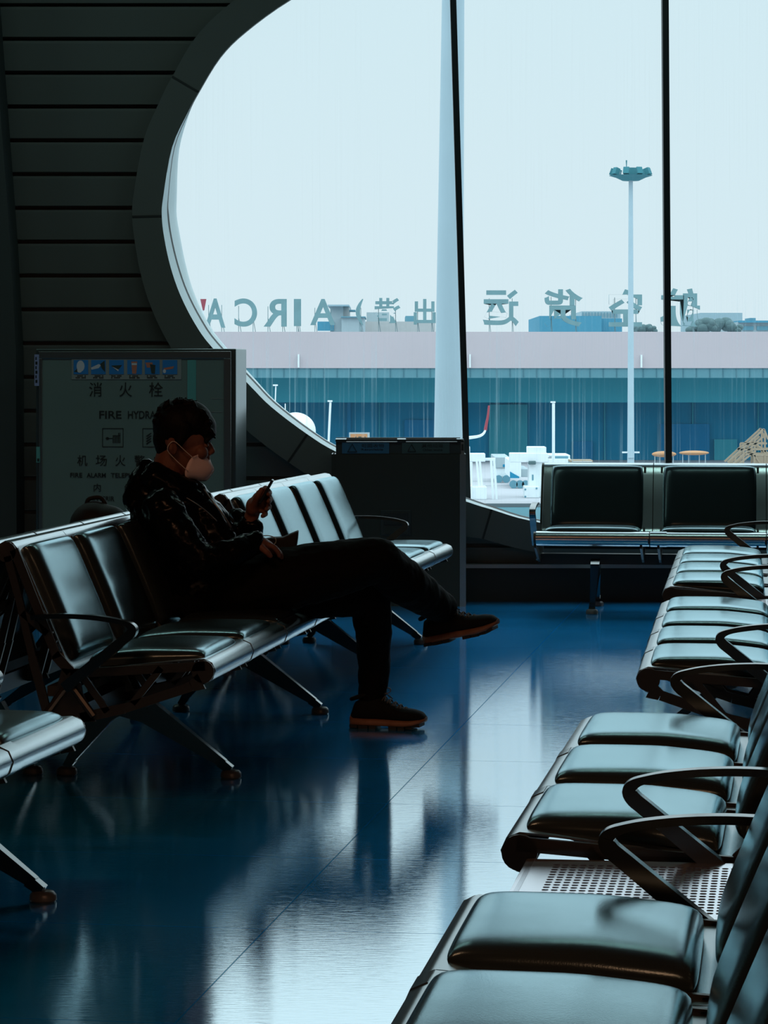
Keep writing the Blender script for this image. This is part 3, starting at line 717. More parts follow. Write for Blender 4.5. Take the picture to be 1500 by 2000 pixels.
# ------------------------------------------------------------------ litter bin with two openings
BY = 15.55; bx = lambda px: (px-750)/FPX*BY; bz = lambda py: HC-(py-HOR)/FPX*BY
r = thing('litter_bin', 'wide steel litter bin with blue label strip under the window', 'bin', (bx(780), BY, 0)); ox = bx(780)
def bb(x0, y0, x1, y1, ya, yb, m, name, par=r, bev=.0):
    return obj(name, newbox(bx(x0)-ox, ya, bz(y1), bx(x1)-ox, yb, bz(y0)), m, par, bevel=bev)
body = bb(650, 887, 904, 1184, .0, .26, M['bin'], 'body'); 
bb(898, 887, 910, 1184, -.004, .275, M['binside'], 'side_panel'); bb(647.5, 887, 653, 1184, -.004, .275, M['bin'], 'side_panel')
hd = bb(656, 863, 900, 888, .008, .245, M['cabdark'], 'lid_band')
bb(655, 858, 901, 862, -.002, .012, M['joint'], 'lid_front_rim', hd); bb(655, 856.5, 901, 861, .235, .25, M['binside'], 'lid_back_rim', hd)
for x0, x1 in ((655, 676), (776, 793), (893, 906)): bb(x0, 858, x1, 863, .012, .25, M['binside'], 'lid_divider', hd)
bb(900, 861, 907, 890, .012, .25, M['binside'], 'lid_side', hd)
bb(902, 868, 905, 880, -.0, .012, M['ink'], 'side_latch', hd)
a = bb(668, 864, 760, 886, .003, .008, M['binlabel'], 'label_plate', hd); b = bb(785, 864, 878, 886, .003, .008, M['binlabel2'], 'label_plate', hd)
def bt(s, x0, x1, y0, y1, par):
    o = text_mesh('lettering', s, .05, M['ink'], par, (bx((x0+x1)/2)-ox, .0022, (bz(y0)+bz(y1))/2), fit=(bx(x1)-bx(x0), bz(y0)-bz(y1)), extrude=.0004); return o
bt('可回收物', 706, 750, 867, 874, a); bt('Recyclable', 706, 748, 876, 881, a); bt('其他垃圾', 824, 866, 867, 874, b); bt('Other waste', 826, 864, 876, 881, b)
def tri(cx, cy, h, par):
    bm = bmesh.new(); pts = [(cx, cy-h), (cx+h*1.0, cy+h*.75), (cx-h*1.0, cy+h*.75)]
    for i in range(3):
        p, q = pts[i], pts[(i+1) % 3]; bar(bm, (bx(p[0])-ox, .002, bz(p[1])), (bx(q[0])-ox, .002, bz(q[1])), .003, .004, up=Vector((0, 1, 0)))
    obj('recycling_triangle', bm, M['ink'], par)
tri(688, 876, 9, a); tri(804, 876, 8, b)
# recessed latch plate on the front
lp_ = bb(743, 996, 803, 1046, -.004, .002, M['cabdark'], 'latch_plate', bev=.006); bb(750, 1001, 797, 1025, -.008, -.003, M['joint'], 'latch_recess', lp_, .003); bb(750, 1028, 797, 1042, -.007, -.003, M['bin'], 'latch_flap', lp_)

# ------------------------------------------------------------------ black backpack standing on the rear bench
bq = Vector((-1.045, 10.45, 0))
r = thing('backpack', 'black backpack dome showing above the rear bench back', 'bag', (bq.x, bq.y, .46))
bm = bmesh.new()
chain(bm, [(0, 0, .14), (0, 0, .245)], [.125, .095]); ball(bm, (0, .02, .13), .12, (1.1, 1, 1.05)); ball(bm, (.05, -.02, .24), .085)
remeshed('bag_body', bm, .012, M['bag'], r, 4)
bm = bmesh.new(); tube(bm, smooth_curve([(-.03, 0, .325), (-.02, 0, .345), (.02, 0, .35), (.04, 0, .325)]), .008); obj('carry_loop', bm, M['bag'], r, smooth=True)

# ------------------------------------------------------------------ outside: apron, cargo terminal, signs, masts, vehicles
ZG = -4.6
struct('ground', newbox(-120, 17.6, ZG-.5, 160, 700, ZG), M['apron'], 'pale concrete apron outside')
bm = bmesh.new()
for yy in (96, 110, 121, 127, 146, 152): box(bm, -60, yy, ZG, 90, yy+.35, ZG+.01)
o = obj('apron_line', bm, omat('apron_paint', (.55, .62, .66)), None); tag(o, 'faint painted lines across the apron', 'marking', kind='stuff')
lg_ = struct('trim_20', newbox(-6, 16.9, -1, 12, 19.6, .345), M['ledge'], 'teal ledge just outside the window sill')
struct('trim_21', newbox(-6, 19.5, -1, 12, 19.9, .37), M['apron'], 'pale rim of the outside ledge')

BYD = 180.0
def far_box(px0, py0, px1, py1, Y, depth, zbase=None):
    a = P(px0, py0, Y); b = P(px1, py1, Y); return newbox(a.x, Y, b.z if zbase is None else zbase, b.x, Y+depth, a.z)
term = thing('cargo_terminal', 'long low terminal with pink parapet over blue recessed front', 'building', (0, BYD, ZG))
def tp(name, px0, py0, px1, py1, Y, d, m, zb=None, par=None):
    o = obj(name, far_box(px0, py0, px1, py1, Y, d, zb), m, par or term); o.location = (0, -BYD, -ZG) if (par is None) else (0, 0, 0); return o
tp('parapet', -600, 648, 2300, 719, 180, 25, M['parapet'])
tp('fascia', -600, 718, 2300, 738, 180.1, 24, M['fascia'])
tp('recess_wall', -600, 737, 2300, 786, 184, 20, M['recess'])
hw = tp('hall_wall', -600, 784, 2300, 900, 188, 18, M['hallwall'], ZG)
for px in range(-590, 2300, 26):
    if 330 < px < 1560: tp('fascia_joint', px, 719, px+1.0, 737, 180.05, .1, M['fasciajoint'])
bm = bmesh.new(); a = P(300, 655, 180)
for px, py in ((583, 692), (918, 692), (1253, 693)):
    tp('vent_rod', px-1.5, py, px+1.5, 718, 179.7, .3, M['white'])
for x0, y0, x1, y1, m in ((790, 820, 848, 900, 'halldark'), (678, 785, 685, 900, 'halljoint'), (1120, 862, 1158, 900, 'halldark'), (1290, 828, 1386, 900, 'halldark'), (955, 790, 1030, 900, 'recess'), (1395, 858, 1440, 900, 'recess')):
    tp('hall_door', x0, y0, x1, y1, 187.7, .5, M[m], ZG)
for px in (560, 740, 1002, 1180, 1352, 1480):
    tp('wall_joint', px, 786, px+2, 900, 187.8, .3, M['recess'], ZG)

# roof letters, read from the other side
LET = [('A', 400, 440, 583, 640), ('C', 458, 502, 583, 638), ('R', 515, 560, 584, 638), ('I', 574, 588, 584, 637), ('A', 606, 655, 584, 635), ('（', 697, 710, 584, 635),
       ('港', 730, 782, 582, 633), ('出', 808, 851, 584, 634), ('运', 943, 1013, 566, 637), ('货', 1063, 1138, 564, 638), ('空', 1189, 1254, 565, 638), ('航', 1290, 1368, 563, 638)]
names = {'A': 'letter A', 'C': 'letter C', 'R': 'letter R', 'I': 'letter I', '（': 'opening bracket'}
LLAB = ['letter A at the far left end of the mirrored roof sign', 'letter C in the mirrored roof sign', 'letter R in the mirrored roof sign', 'letter I in the mirrored roof sign', 'letter A between the I and the bracket of the roof sign',
        'opening bracket of the mirrored roof sign', 'roof sign character standing beside the bracket', 'roof sign character half hidden by the big pale pole', 'roof sign character right of the leaning mullion', 'roof sign character before the bright blue building', 'roof sign character behind the floodlight mast', 'rightmost roof sign character, behind the straight mullion']
for (ch, x0, x1, y0, y1), lab in zip(LET, LLAB):
    Y = 181.0; p0 = P(x0, y1, Y); p1 = P(x1, y0, Y); base = P((x0+x1)/2, 648, Y)
    r = thing('roof_letter', lab, 'sign letter', base, 0, 'rooftop sign characters')
    w_, h_ = p1.x-p0.x, p1.z-p0.z
    if ch == '（':
        bm = bmesh.new(); cxy = [(0.5-.5*math.sin(PI*k/10), -.5+k/10) for k in range(11)]
        # seen from behind, the bracket bulges to the left
        bm.free(); bm = bmesh.new(); ribbon(bm, [((.9-.75*math.sin(PI*k/10))*w_-w_/2, (k/10-.5)*h_) for k in range(11)], .12, -.1, .1, [.06+.22*math.sin(PI*k/10) for k in range(11)])
        bmesh.ops.rotate(bm, cent=(0, 0, 0), matrix=Matrix.Rotation(-PI/2, 3, 'Z'), verts=bm.verts)
        bmesh.ops.translate(bm, vec=(0, 0, (p0.z+p1.z)/2-base.z), verts=bm.verts)
        obj('letter_face', bm, M['letter'], r)
    else:
        bold = .022 if ord(ch) > 1000 else .02
        t_ = text_mesh('letter_face', ch, 1.0, M['letter'], r, (0, 0, (p0.z+p1.z)/2-base.z), (PI/2, 0, PI), extrude=.12, offset=bold, fit=(w_, h_))
    for q in (-.32, .32) if w_ > .6 else (-.1, .1):
        bm = bmesh.new(); bar(bm, (q*w_, .12, 0), (q*w_, .12, h_*.92), .035, .035); bar(bm, (q*w_+.12, .9, 0), (q*w_, .14, h_*.5), .03, .03)
        obj('post', bm, M['letterpost'], r)

# buildings beyond the terminal
def building(label, Y, boxes, wins=(), cat='building'):
    a = boxes[0]; c = P((a[0]+a[2])/2, 722, Y); r = thing('distant_building', label, cat, (c.x, Y, ZG), 0, 'hazy buildings beyond the roof sign')
    for i, (x0, y0, x1, y1, m, dy, dd) in enumerate(boxes):
        o = obj('wall' if i == 0 else 'roof_block', far_box(x0, y0, x1, y1, Y+dy, dd, ZG if i == 0 else None), M[m], r); o.location = (-c.x, -Y, -ZG)
    for x0, y0, x1, y1, m in wins:
        o = obj('window', far_box(x0, y0, x1, y1, Y-.15, .3), M[m], r); o.location = (-c.x, -Y, -ZG)
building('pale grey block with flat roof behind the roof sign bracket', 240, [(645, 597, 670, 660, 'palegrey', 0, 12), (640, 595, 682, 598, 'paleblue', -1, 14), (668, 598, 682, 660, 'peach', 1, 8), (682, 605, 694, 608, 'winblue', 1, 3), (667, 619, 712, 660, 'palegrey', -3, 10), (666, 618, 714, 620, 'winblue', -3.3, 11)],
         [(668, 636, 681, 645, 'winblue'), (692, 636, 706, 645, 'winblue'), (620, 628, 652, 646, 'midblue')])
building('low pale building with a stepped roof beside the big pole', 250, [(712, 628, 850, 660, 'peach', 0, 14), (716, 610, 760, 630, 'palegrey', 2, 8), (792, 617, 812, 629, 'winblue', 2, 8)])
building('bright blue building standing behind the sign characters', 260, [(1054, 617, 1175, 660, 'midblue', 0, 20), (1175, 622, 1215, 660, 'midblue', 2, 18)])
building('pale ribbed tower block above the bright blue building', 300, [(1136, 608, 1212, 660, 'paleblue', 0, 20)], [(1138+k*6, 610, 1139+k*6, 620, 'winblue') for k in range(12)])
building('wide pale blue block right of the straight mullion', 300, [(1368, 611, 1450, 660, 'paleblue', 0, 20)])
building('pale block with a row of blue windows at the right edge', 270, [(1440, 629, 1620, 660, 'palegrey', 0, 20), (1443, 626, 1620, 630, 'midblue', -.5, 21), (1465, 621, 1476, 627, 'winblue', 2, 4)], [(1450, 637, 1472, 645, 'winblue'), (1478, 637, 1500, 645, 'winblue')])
def trees(label, pts, Y):
    a = pts[0]; c = P(a[0], 648, Y); r = thing('tree', label, 'tree', (c.x, Y, ZG))
    bm = bmesh.new()
    for px, py, rr_ in pts:
        p = P(px, py, Y)-Vector((c.x, Y, ZG))
        for k in range(7):
            q = p+Vector((random.uniform(-1, 1), random.uniform(-1, 1), random.uniform(-.8, .6)))*rr_*.6; ball(bm, q, rr_*random.uniform(.45, .75), (1, 1, .8), seg=8)
    cr_ = obj('crown', bm, M['tree'], r)
    bm = bmesh.new(); tube(bm, [(0, 0, 0), (0, 0, P(a[0], 640, Y).z-ZG)], [.3, .2]); obj('trunk', bm, M['tree'], r)
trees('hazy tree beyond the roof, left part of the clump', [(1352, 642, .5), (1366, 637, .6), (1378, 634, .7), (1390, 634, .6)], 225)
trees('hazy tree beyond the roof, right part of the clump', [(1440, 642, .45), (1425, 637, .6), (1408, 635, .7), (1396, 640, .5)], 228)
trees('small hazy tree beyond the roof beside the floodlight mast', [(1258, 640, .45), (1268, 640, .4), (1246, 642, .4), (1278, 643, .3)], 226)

# big pale pole just outside
Y = 26.0; r = thing('light_pole', 'thick pale blue pole left of the leaning mullion', 'pole', (P(880, 0, Y).x, Y, ZG))
zt = 6.2; c0 = P(876, 860, Y); c1 = P(885, 0, Y); sl = (c1.x-c0.x)/(c1.z-c0.z)
bm = bmesh.new()
def cyl2(z): x = c0.x+sl*(z-c0.z); w = (57+(44-57)*(z-c0.z)/(c1.z-c0.z))/FPX*Y/2; return x, w
tube(bm, [(cyl2(z_)[0]-r.location.x, 0, z_-ZG) for z_ in (ZG, 0, 3, zt)], [cyl2(z_)[1] for z_ in (ZG, 0, 3, zt)], 32)
obj('shaft', bm, M['pole'], r, smooth=True, angle=50)
bm = bmesh.new(); tube(bm, [(cyl2(ZG)[0]-r.location.x, 0, 0), (cyl2(ZG)[0]-r.location.x, 0, .05)], .35, 24); obj('base_flange', bm, M['pole'], r)
# floodlight mast
Y = 120.0; c = P(1232, 722, Y); r = thing('floodlight_mast', 'tall pale mast with a ring of floodlights', 'mast', (c.x, Y, ZG)); topz = P(0, 352, Y).z-ZG
bm = bmesh.new(); tube(bm, [(0, 0, 0), (0, 0, topz)], [.155, .088], 20); obj('shaft', bm, M['pole'], r, smooth=True, angle=50)
obj('ladder_ring', newbox(-.36, -.05, P(0, 885, Y).z-ZG, .36, .05, P(0, 882, Y).z-ZG), M['white'], r)
bm = bmesh.new(); box(bm, -.13, -.2, P(0, 894, Y).z-ZG, .13, .1, P(0, 880, Y).z-ZG); obj('junction_box', bm, M['pole'], r)
pz = lambda py: P(0, py, Y).z-ZG
bm = bmesh.new(); tube(bm, [(0, 0, pz(353)), (0, 0, pz(347)), (0, 0, pz(343))], [.35, .62, .90], 24); obj('platform', bm, M['lamphead'], r)
bm = bmesh.new(); tube(bm, [(0, 0, pz(343)), (0, 0, pz(328))], .28, 16); obj('hub', bm, M['lamphead'], r)
bm = bmesh.new(); tube(bm, [(-.18, 0, pz(328)), (-.18, 0, pz(313))], [.012, .03], 8); obj('aerial', bm, M['lamphead'], r)
for k in range(9):
    an = 2*PI*k/9+.2; cx_, cy_ = .80*math.cos(an), .80*math.sin(an)
    bm = bmesh.new(); box(bm, -.12, -.10, 0, .12, .10, .28); 
    h = obj('floodlight', bm, M['lamphead'], r); h.location = (cx_, cy_, pz(342)); h.rotation_euler = (.35, 0, an-PI/2)
    g = obj('lens', newbox(-.09, -.115, .04, .09, -.10, .24), M['paleblue'], h)
# slim poles
def slim(label, px, y0, y1, w, Y, bend=0):
    c = P(px, 722, Y); r_ = thing('slim_pole', label, 'pole', (c.x, Y, ZG)); bm = bmesh.new(); z1_ = P(0, y0, Y).z-ZG
    tube(bm, smooth_curve([(0, 0, 0), (bend*.2, 0, z1_*.5), (bend, 0, z1_)], 6), w/FPX*Y/2, 10); obj('shaft', bm, M['white'], r_, smooth=True)
    bm = bmesh.new(); box(bm, bend-.15, -.1, z1_-.05, bend+.1, .1, z1_+.03); obj('lamp_head', bm, M['white'], r_)
slim('slim pale pole in front of the dark blue wall', 1081, 785, 905, 6, 150)
slim('thin bent pole left of the orange number sign', 641, 783, 860, 4.5, 150, .12)
slim('thin short rod rising beside the window curve', 535, 752, 800, 2.5, 150, .1)
# number sign
Y = 100.0; c = P(701, 858, Y); r = thing('stand_sign', 'small orange sign with the number 451', 'sign', (c.x, Y, ZG))
w_ = 33/FPX*Y; h_ = 27/FPX*Y; zc_ = P(0, 861, Y).z-ZG
fr_ = obj('sign_frame', newbox(-w_/2-.05, 0, zc_-h_/2-.05, w_/2+.08, .06, zc_+h_/2+.05), M['palegrey'], r)
pn = obj('panel', newbox(-w_/2, -.02, zc_-h_/2, w_/2, 0, zc_+h_/2), M['signorange'], r)
text_mesh('number', '451', .4, M['picdark'], pn, (0, -.025, zc_+.01), fit=(w_*.78, h_*.6))
bm = bmesh.new(); bar(bm, (0, .05, 0), (0, .05, zc_), .06, .06); obj('post', bm, M['palegrey'], r)

# ground equipment
def veh(name, label, cat, Y, px, parts, group=None):
    c = P(px, 722, Y); r_ = thing(name, label, cat, (c.x, Y, ZG), 0, group)
    for nm, x0, y0, x1, y1, m, d0_, d1_ in parts:
        z1_ = P(0, y0, Y).z-ZG; z0_ = max(0, P(0, y1, Y).z-ZG); xa = P(x0, 0, Y).x-c.x; xb = P(x1, 0, Y).x-c.x
        obj(nm, newbox(xa, d0_, z0_, xb, d1_, z1_), M[m], r_, bevel=.03 if min(xb-xa, z1_-z0_) > .12 else 0)
    return r_
r = veh('loading_gantry', 'white loading gantry with two pairs of struts beside the mullion', 'machine', 131, 930,
    [('beam', 905, 886, 948, 902, 'white', 0, 1.2), ('mast_box', 908, 872, 918, 890, 'white', 0, .8), ('cross_arm', 945, 895, 968, 900, 'white', .2, .7), ('column', 905, 902, 923, 975, 'white', 0, 1), ('base_box', 920, 950, 950, 982, 'white', -.4, 1.2), ('base_box', 905, 948, 922, 988, 'white', -.5, .2)])
for a, b in (((931, 900), (938, 972)), ((937, 900), (943, 972)), ((959, 898), (963, 976)), ((965, 898), (970, 976))):
    bm = bmesh.new(); A_ = P(a[0], a[1], 131)-r.location; B_ = P(b[0], b[1], 131)-r.location; B_.z = max(B_.z, 0); bar(bm, A_, B_, .10, .10); obj('strut', bm, M['white'], r)
r = veh('loading_gantry', 'white gantry with a wide column beside the window bench', 'machine', 133, 1040,
    [('head_box', 1031, 873, 1067, 890, 'white', 0, 1.4), ('beam', 996, 885, 1070, 903, 'white', -.1, 1.1), ('column', 1033, 902, 1070, 972, 'white', 0, 1.2), ('base_box', 1023, 949, 1052, 974, 'white', -.6, .8), ('hanging_motor', 1032, 900, 1046, 907, 'tree', -.3, .2), ('emblem', 1039, 927, 1042, 938, 'winblue', -.02, 0)])
for px, py in ((1026, 956), (1048, 954), (1026, 970)):
    bm = bmesh.new(); q = P(px, py, 132.38)-r.location; tube(bm, [q, q+Vector((0, .05, 0))], .045, 10); obj('bolt', bm, M['winblue'], r)
r = veh('airport_truck', 'white and blue truck between the two gantries', 'truck', 150, 982,
    [('box_body', 967, 893, 996, 914, 'palegrey', 0, 6), ('blue_panel', 982, 907, 992, 912, 'bluestripe', -.03, 0), ('chassis', 970, 914, 994, 932, 'white', .1, 5.5)])
for px in (974, 989):
    bm = bmesh.new(); q = P(px, 931, 150)-r.location; q.z = .2; tube(bm, [q+Vector((0, -.05, 0)), q+Vector((0, .25, 0))], .2, 16); obj('wheel', bm, M['winblue'], r)
r = veh('airport_truck', 'white box truck with a blue wedge stripe, near the wide column', 'truck', 143, 1012,
    [('box_body', 996, 900, 1018, 933, 'white', 0, 6), ('cab', 1018, 916, 1033, 932, 'palegrey', .2, 5)])
bm = bmesh.new(); prism(bm, [P(a, b, 142.95)-r.location for a, b in ((996, 921), (1003, 925), (1014, 931), (1014, 934), (996, 934))], Vector((0, .04, 0))); obj('blue_wedge', bm, M['bluestripe'], r)
for px in (1003, 1016, 1027):
    bm = bmesh.new(); q = P(px, 934, 143)-r.location; q.z = .2; tube(bm, [q+Vector((0, -.08, 0)), q+Vector((0, .2, 0))], .2, 16); obj('wheel', bm, M['winblue'], r)
r = veh('service_van', 'white van with blue windscreen showing above the bench back', 'van', 165, 1093,
    [('body', 1072, 896, 1115, 912, 'white', 0, 4.5), ('cab_roof', 1078, 889, 1114, 897, 'white', .2, 4), ('windscreen', 1083, 891, 1110, 897, 'winblue', .15, .2), ('beacon', 1088, 886, 1091, 889, 'white', .5, .8), ('low_hood', 1070, 888, 1080, 891, 'white', .2, 3)])
veh('flatbed_trailer', 'low ochre flatbed trailer right of the white van', 'trailer', 160, 1135, [('deck', 1114, 899, 1158, 903, 'ochre', 0, 2), ('rail', 1118, 901, 1156, 902, 'white', -.1, 0), ('bed', 1114, 903, 1158, 912, 'winblue', 0, 2)])
def canopy(label, x0, x1, y0, y1, Y):
    c = P((x0+x1)/2, 722, Y); r_ = thing('parasol_shelter', label, 'canopy', (c.x, Y, ZG), 0, 'orange canopies on the apron'); w2 = (x1-x0)/2/FPX*Y
    bm = bmesh.new(); z_ = P(0, (y0+y1)/2, Y).z-ZG; ball(bm, (0, 0, z_), w2, (1, .6, (y1-y0)/(x1-x0)), seg=24); obj('canopy', bm, M['orange'], r_, smooth=True)
    for q in (-.75, -.35, .35, .75):
        bm = bmesh.new(); bar(bm, (q*w2, 0, 0), (q*w2, 0, z_), .05, .05); obj('post', bm, M['palegrey'], r_)
canopy('orange canopy behind the straight mullion', 1273, 1321, 881, 893, 160); canopy('orange canopy right of the straight mullion', 1326, 1385, 880, 889, 158)
# boarding stairs
Y = 140.0; c = P(1460, 722, Y); r = thing('boarding_stairs', 'ochre tubular stairs at the right edge of the window', 'stairs', (c.x, Y, ZG)); L_ = lambda a, b, dy=0: P(a, b, Y)-r.location+Vector((0, dy, 0))
def rails(nm, segs, w=.09):
    for a, b in segs:
        bm = bmesh.new()
        for dy in (0, 1.2): bar(bm, L_(*a, dy), L_(*b, dy), w, w)
        obj(nm, bm, M['ochre'], r)
rails('handrail', [((1421, 903), (1492, 838)), ((1452, 867), (1498, 866)), ((1492, 838), (1500, 858)), ((1446, 878), (1520, 877)), ((1455, 887), (1520, 887))])
rails('stringer', [((1425, 912), (1490, 853)), ((1436, 912), (1476, 880))])
rails('post', [((1452, 867), (1452, 925)), ((1474, 838+17), (1474, 925)), ((1494, 842), (1494, 925)), ((1436, 890), (1436, 925)), ((1465, 876), (1485, 905)), ((1475, 866), (1500, 885))], .08)
obj('platform', newbox(L_(1476, 890).x, 0, L_(0, 905).z, L_(1520, 890).x, 1.2, L_(0, 890).z), M['ochre'], r)
# parked aircraft parts
Y = 135.0; r = thing('aircraft', 'parked white aircraft wing with red upturned tip', 'aircraft', (P(900, 722, Y).x, Y, ZG+.0)); L_ = lambda a, b, dy=0: P(a, b, Y)-r.location+Vector((0, dy, 0))
bm = bmesh.new()
pts = smooth_curve([L_(820, 862), L_(880, 858), L_(915, 855), L_(935, 852), L_(944, 847), L_(948, 840)], 5)
for i in range(len(pts)-1): bar(bm, pts[i], pts[i+1], 1.5-.9*i/len(pts), .16-.10*i/len(pts), 1.5-.9*(i+1)/len(pts), .16-.10*(i+1)/len(pts))
wg = obj('wing', bm, M['white'], r)
bm = bmesh.new(); pts = smooth_curve([L_(948, 840), L_(950, 828), L_(953, 812), L_(955, 792)], 4)
for i in range(len(pts)-1): bar(bm, pts[i], pts[i+1], .13-.004*i, .6-.04*i, up=Vector((0, 1, 0)))
obj('winglet', bm, M['red'], r)
bm = bmesh.new(); p_ = L_(912, 858); box(bm, p_.x, 0, 0, p_.x+.12, .3, p_.z); obj('wing_stand', bm, M['winblue'], r)
Y = 142.0; r = thing('aircraft', 'white rounded aircraft nose beside the window curve', 'aircraft', (P(570, 722, Y).x, Y, ZG)); p_ = P(577, 842, Y)-r.location
bm = bmesh.new(); ball(bm, p_, 1.0, (1.0, 1.6, .92), seg=32); bmesh.ops.delete(bm, geom=[v for v in bm.verts if v.co.z < 0], context='VERTS'); obj('nose', bm, M['white'], r, smooth=True)
bm = bmesh.new(); tube(bm, [p_+Vector((-.5, 0, .7)), p_+Vector((-.5, 0, 1.35))], .025, 8); obj('aerial', bm, M['white'], r)
bm = bmesh.new(); tube(bm, [(p_.x, 0, 0), (p_.x, 0, p_.z)], .12, 8); obj('nose_gear', bm, M['winblue'], r)
# red marker left of the letters
Y = 230.0; c = P(395, 722, Y); r = thing('roof_flag', 'small red flag shape beside the window edge, left of the sign', 'flag', (c.x, Y, ZG))
bm = bmesh.new(); prism(bm, [P(a, b, Y)-r.location for a, b in ((391, 584), (403, 584), (399, 606), (396, 606))], Vector((0, .1, 0))); obj('cloth', bm, M['red'], r)
bm = bmesh.new(); q = P(397, 584, Y)-r.location; bar(bm, (q.x, .1, 0), (q.x, .1, q.z), .08); obj('flagpole', bm, M['white'], r)

# ------------------------------------------------------------------ seated man with mask and phone
r = thing('person', 'man in black jacket and white face mask, sitting cross-legged with a phone', 'person', (-.62, 9.95, 0))
RL = Vector(r.location)
def Q(px, py, Y): return P(px, py, Y)-RL
YC = 9.95
# --- body: one continuous skin
bm = bmesh.new()
HR = Quaternion((0, 1, 0), math.radians(24))            # head tips forward
ball(bm, Q(353, 843, YC), .088, (1.06, .86, 1.0), HR, 28)            # cranium
ball(bm, Q(376, 851, YC), .062, (1.0, 1.0, 1.1), HR, 24)             # forehead and face mass
chain(bm, [Q(372, 868, YC), Q(386, 905, YC), Q(388, 917, YC)], [.055, .042, .030])
chain(bm, [Q(350, 885, YC), Q(372, 915, YC)], [.052, .036])          # jaw
cap(bm, Q(400, 857, YC-.018), Q(401, 857, YC+.018), .016, .016)      # brow
chain(bm, [Q(404, 862, YC), Q(411, 874, YC), Q(413, 881, YC)], [.009, .011, .013])   # nose
cap(bm, Q(405, 893, YC-.016), Q(405, 893, YC+.016), .010, .010); cap(bm, Q(404, 900, YC-.014), Q(404, 900, YC+.014), .010, .010)   # lips
ball(bm, Q(398, 912, YC), .020)                                       # chin
for sy in (-1, 1):
    ball(bm, Q(392, 884, YC+sy*.036), .026)                           # cheek
    ball(bm, Q(336, 873, YC+sy*.076), .030, (.62, .32, 1.0), Quaternion((0, 1, 0), math.radians(-14)), 18)   # ear
    ball(bm, Q(334, 873, YC+sy*.083), .020, (.5, .5, 1.0), None, 12)
chain(bm, [Q(338, 888, YC), Q(326, 925, YC), Q(318, 965, YC)], [.056, .058, .072])   # neck
chain(bm, [Q(318, 985, YC), Q(352, 1040, YC), Q(400, 1120, YC), Q(425, 1158, YC)], [.10, .125, .13, .12])  # trunk
SHR, SHL = (318, 992, 9.78), (345, 985, 10.13)
ELR, ELL = (392, 1098, 9.70), (425, 1088, 10.16)
WRR, WRL = (497, 1062, 9.78), (487, 1022, 10.03)
chain(bm, [Q(*SHR), Q(*ELR), Q(*WRR)], [.052, .042, .027]); chain(bm, [Q(*SHL), Q(*ELL), Q(*WRL)], [.052, .042, .027])
HPR, HPL = (450, 1150, 9.88), (440, 1163, 10.08)
KNR, KNL = (735, 1092, 9.97), (722, 1160, 10.2)
ANR, ANL = (868, 1192, 10.33), (728, 1368, 10.30)
chain(bm, [Q(*HPR), Q(*KNR), Q(*ANR)], [.075, .045, .027]); chain(bm, [Q(*HPL), Q(*KNL), Q(*ANL)], [.075, .045, .027])
# left hand round the phone: palm, thumb, four fingers
def hand(palm, fingers, thumb):
    chain(bm, [Q(*a[:3]) for a in palm], [a[3] for a in palm], 14)
    for f in fingers: chain(bm, smooth_pts([Q(*a) for a in f]), [.0105, .0100, .0095, .0085, .0078][:max(2, len(f))] if len(f) <= 5 else None, 10)
    chain(bm, [Q(*a) for a in thumb], [.013, .0115, .0095][:len(thumb)], 10)
def smooth_pts(p): return p
hand([(487, 1022, 10.03, .025), (493, 1003, 10.03, .026), (499, 985, 10.025, .025), (504, 972, 10.02, .020)],
     [[(505, 963, 10.035), (519, 953, 10.03), (527, 962, 9.995), (524, 966, 9.965)],
      [(506, 973, 10.035), (522, 966, 10.03), (529, 975, 9.995), (524, 980, 9.962)],
      [(504, 985, 10.03), (519, 982, 10.02), (526, 990, 9.99), (520, 995, 9.962)],
      [(501, 997, 10.02), (513, 997, 10.01), (519, 1004, 9.985), (513, 1008, 9.962)]],
     [(494, 990, 9.995), (503, 969, 9.965), (511, 956, 9.965)])
ball(bm, Q(493, 990, 10.01), .030, (.8, .9, 1.1), None, 16)
# right hand resting on the lap
hand([(497, 1062, 9.78, .025), (508, 1063, 9.79, .028), (521, 1068, 9.81, .024)],
     [[(522, 1063, 9.785), (534, 1068, 9.785), (543, 1078, 9.79), (546, 1086, 9.795)],
      [(523, 1065, 9.805), (537, 1070, 9.805), (547, 1081, 9.81), (550, 1089, 9.815)],
      [(523, 1067, 9.825), (537, 1072, 9.83), (546, 1083, 9.835), (549, 1090, 9.84)],
      [(521, 1070, 9.845), (533, 1076, 9.85), (540, 1085, 9.855), (542, 1091, 9.86)]],
     [(509, 1068, 9.765), (521, 1078, 9.755), (528, 1086, 9.76)])
remeshed('body', bm, .0048, M['skin'], r, 1)
# eyes
for sy in (-1, 1):
    bm = bmesh.new(); ball(bm, Q(402, 870, YC+sy*.027), .010, seg=12); e = obj('eye', bm, M['skin'], r, smooth=True)
    bm = bmesh.new(); ball(bm, Q(403.5, 871, YC+sy*.027), .0075, seg=10); obj('iris', bm, M['ink'], e, smooth=True)
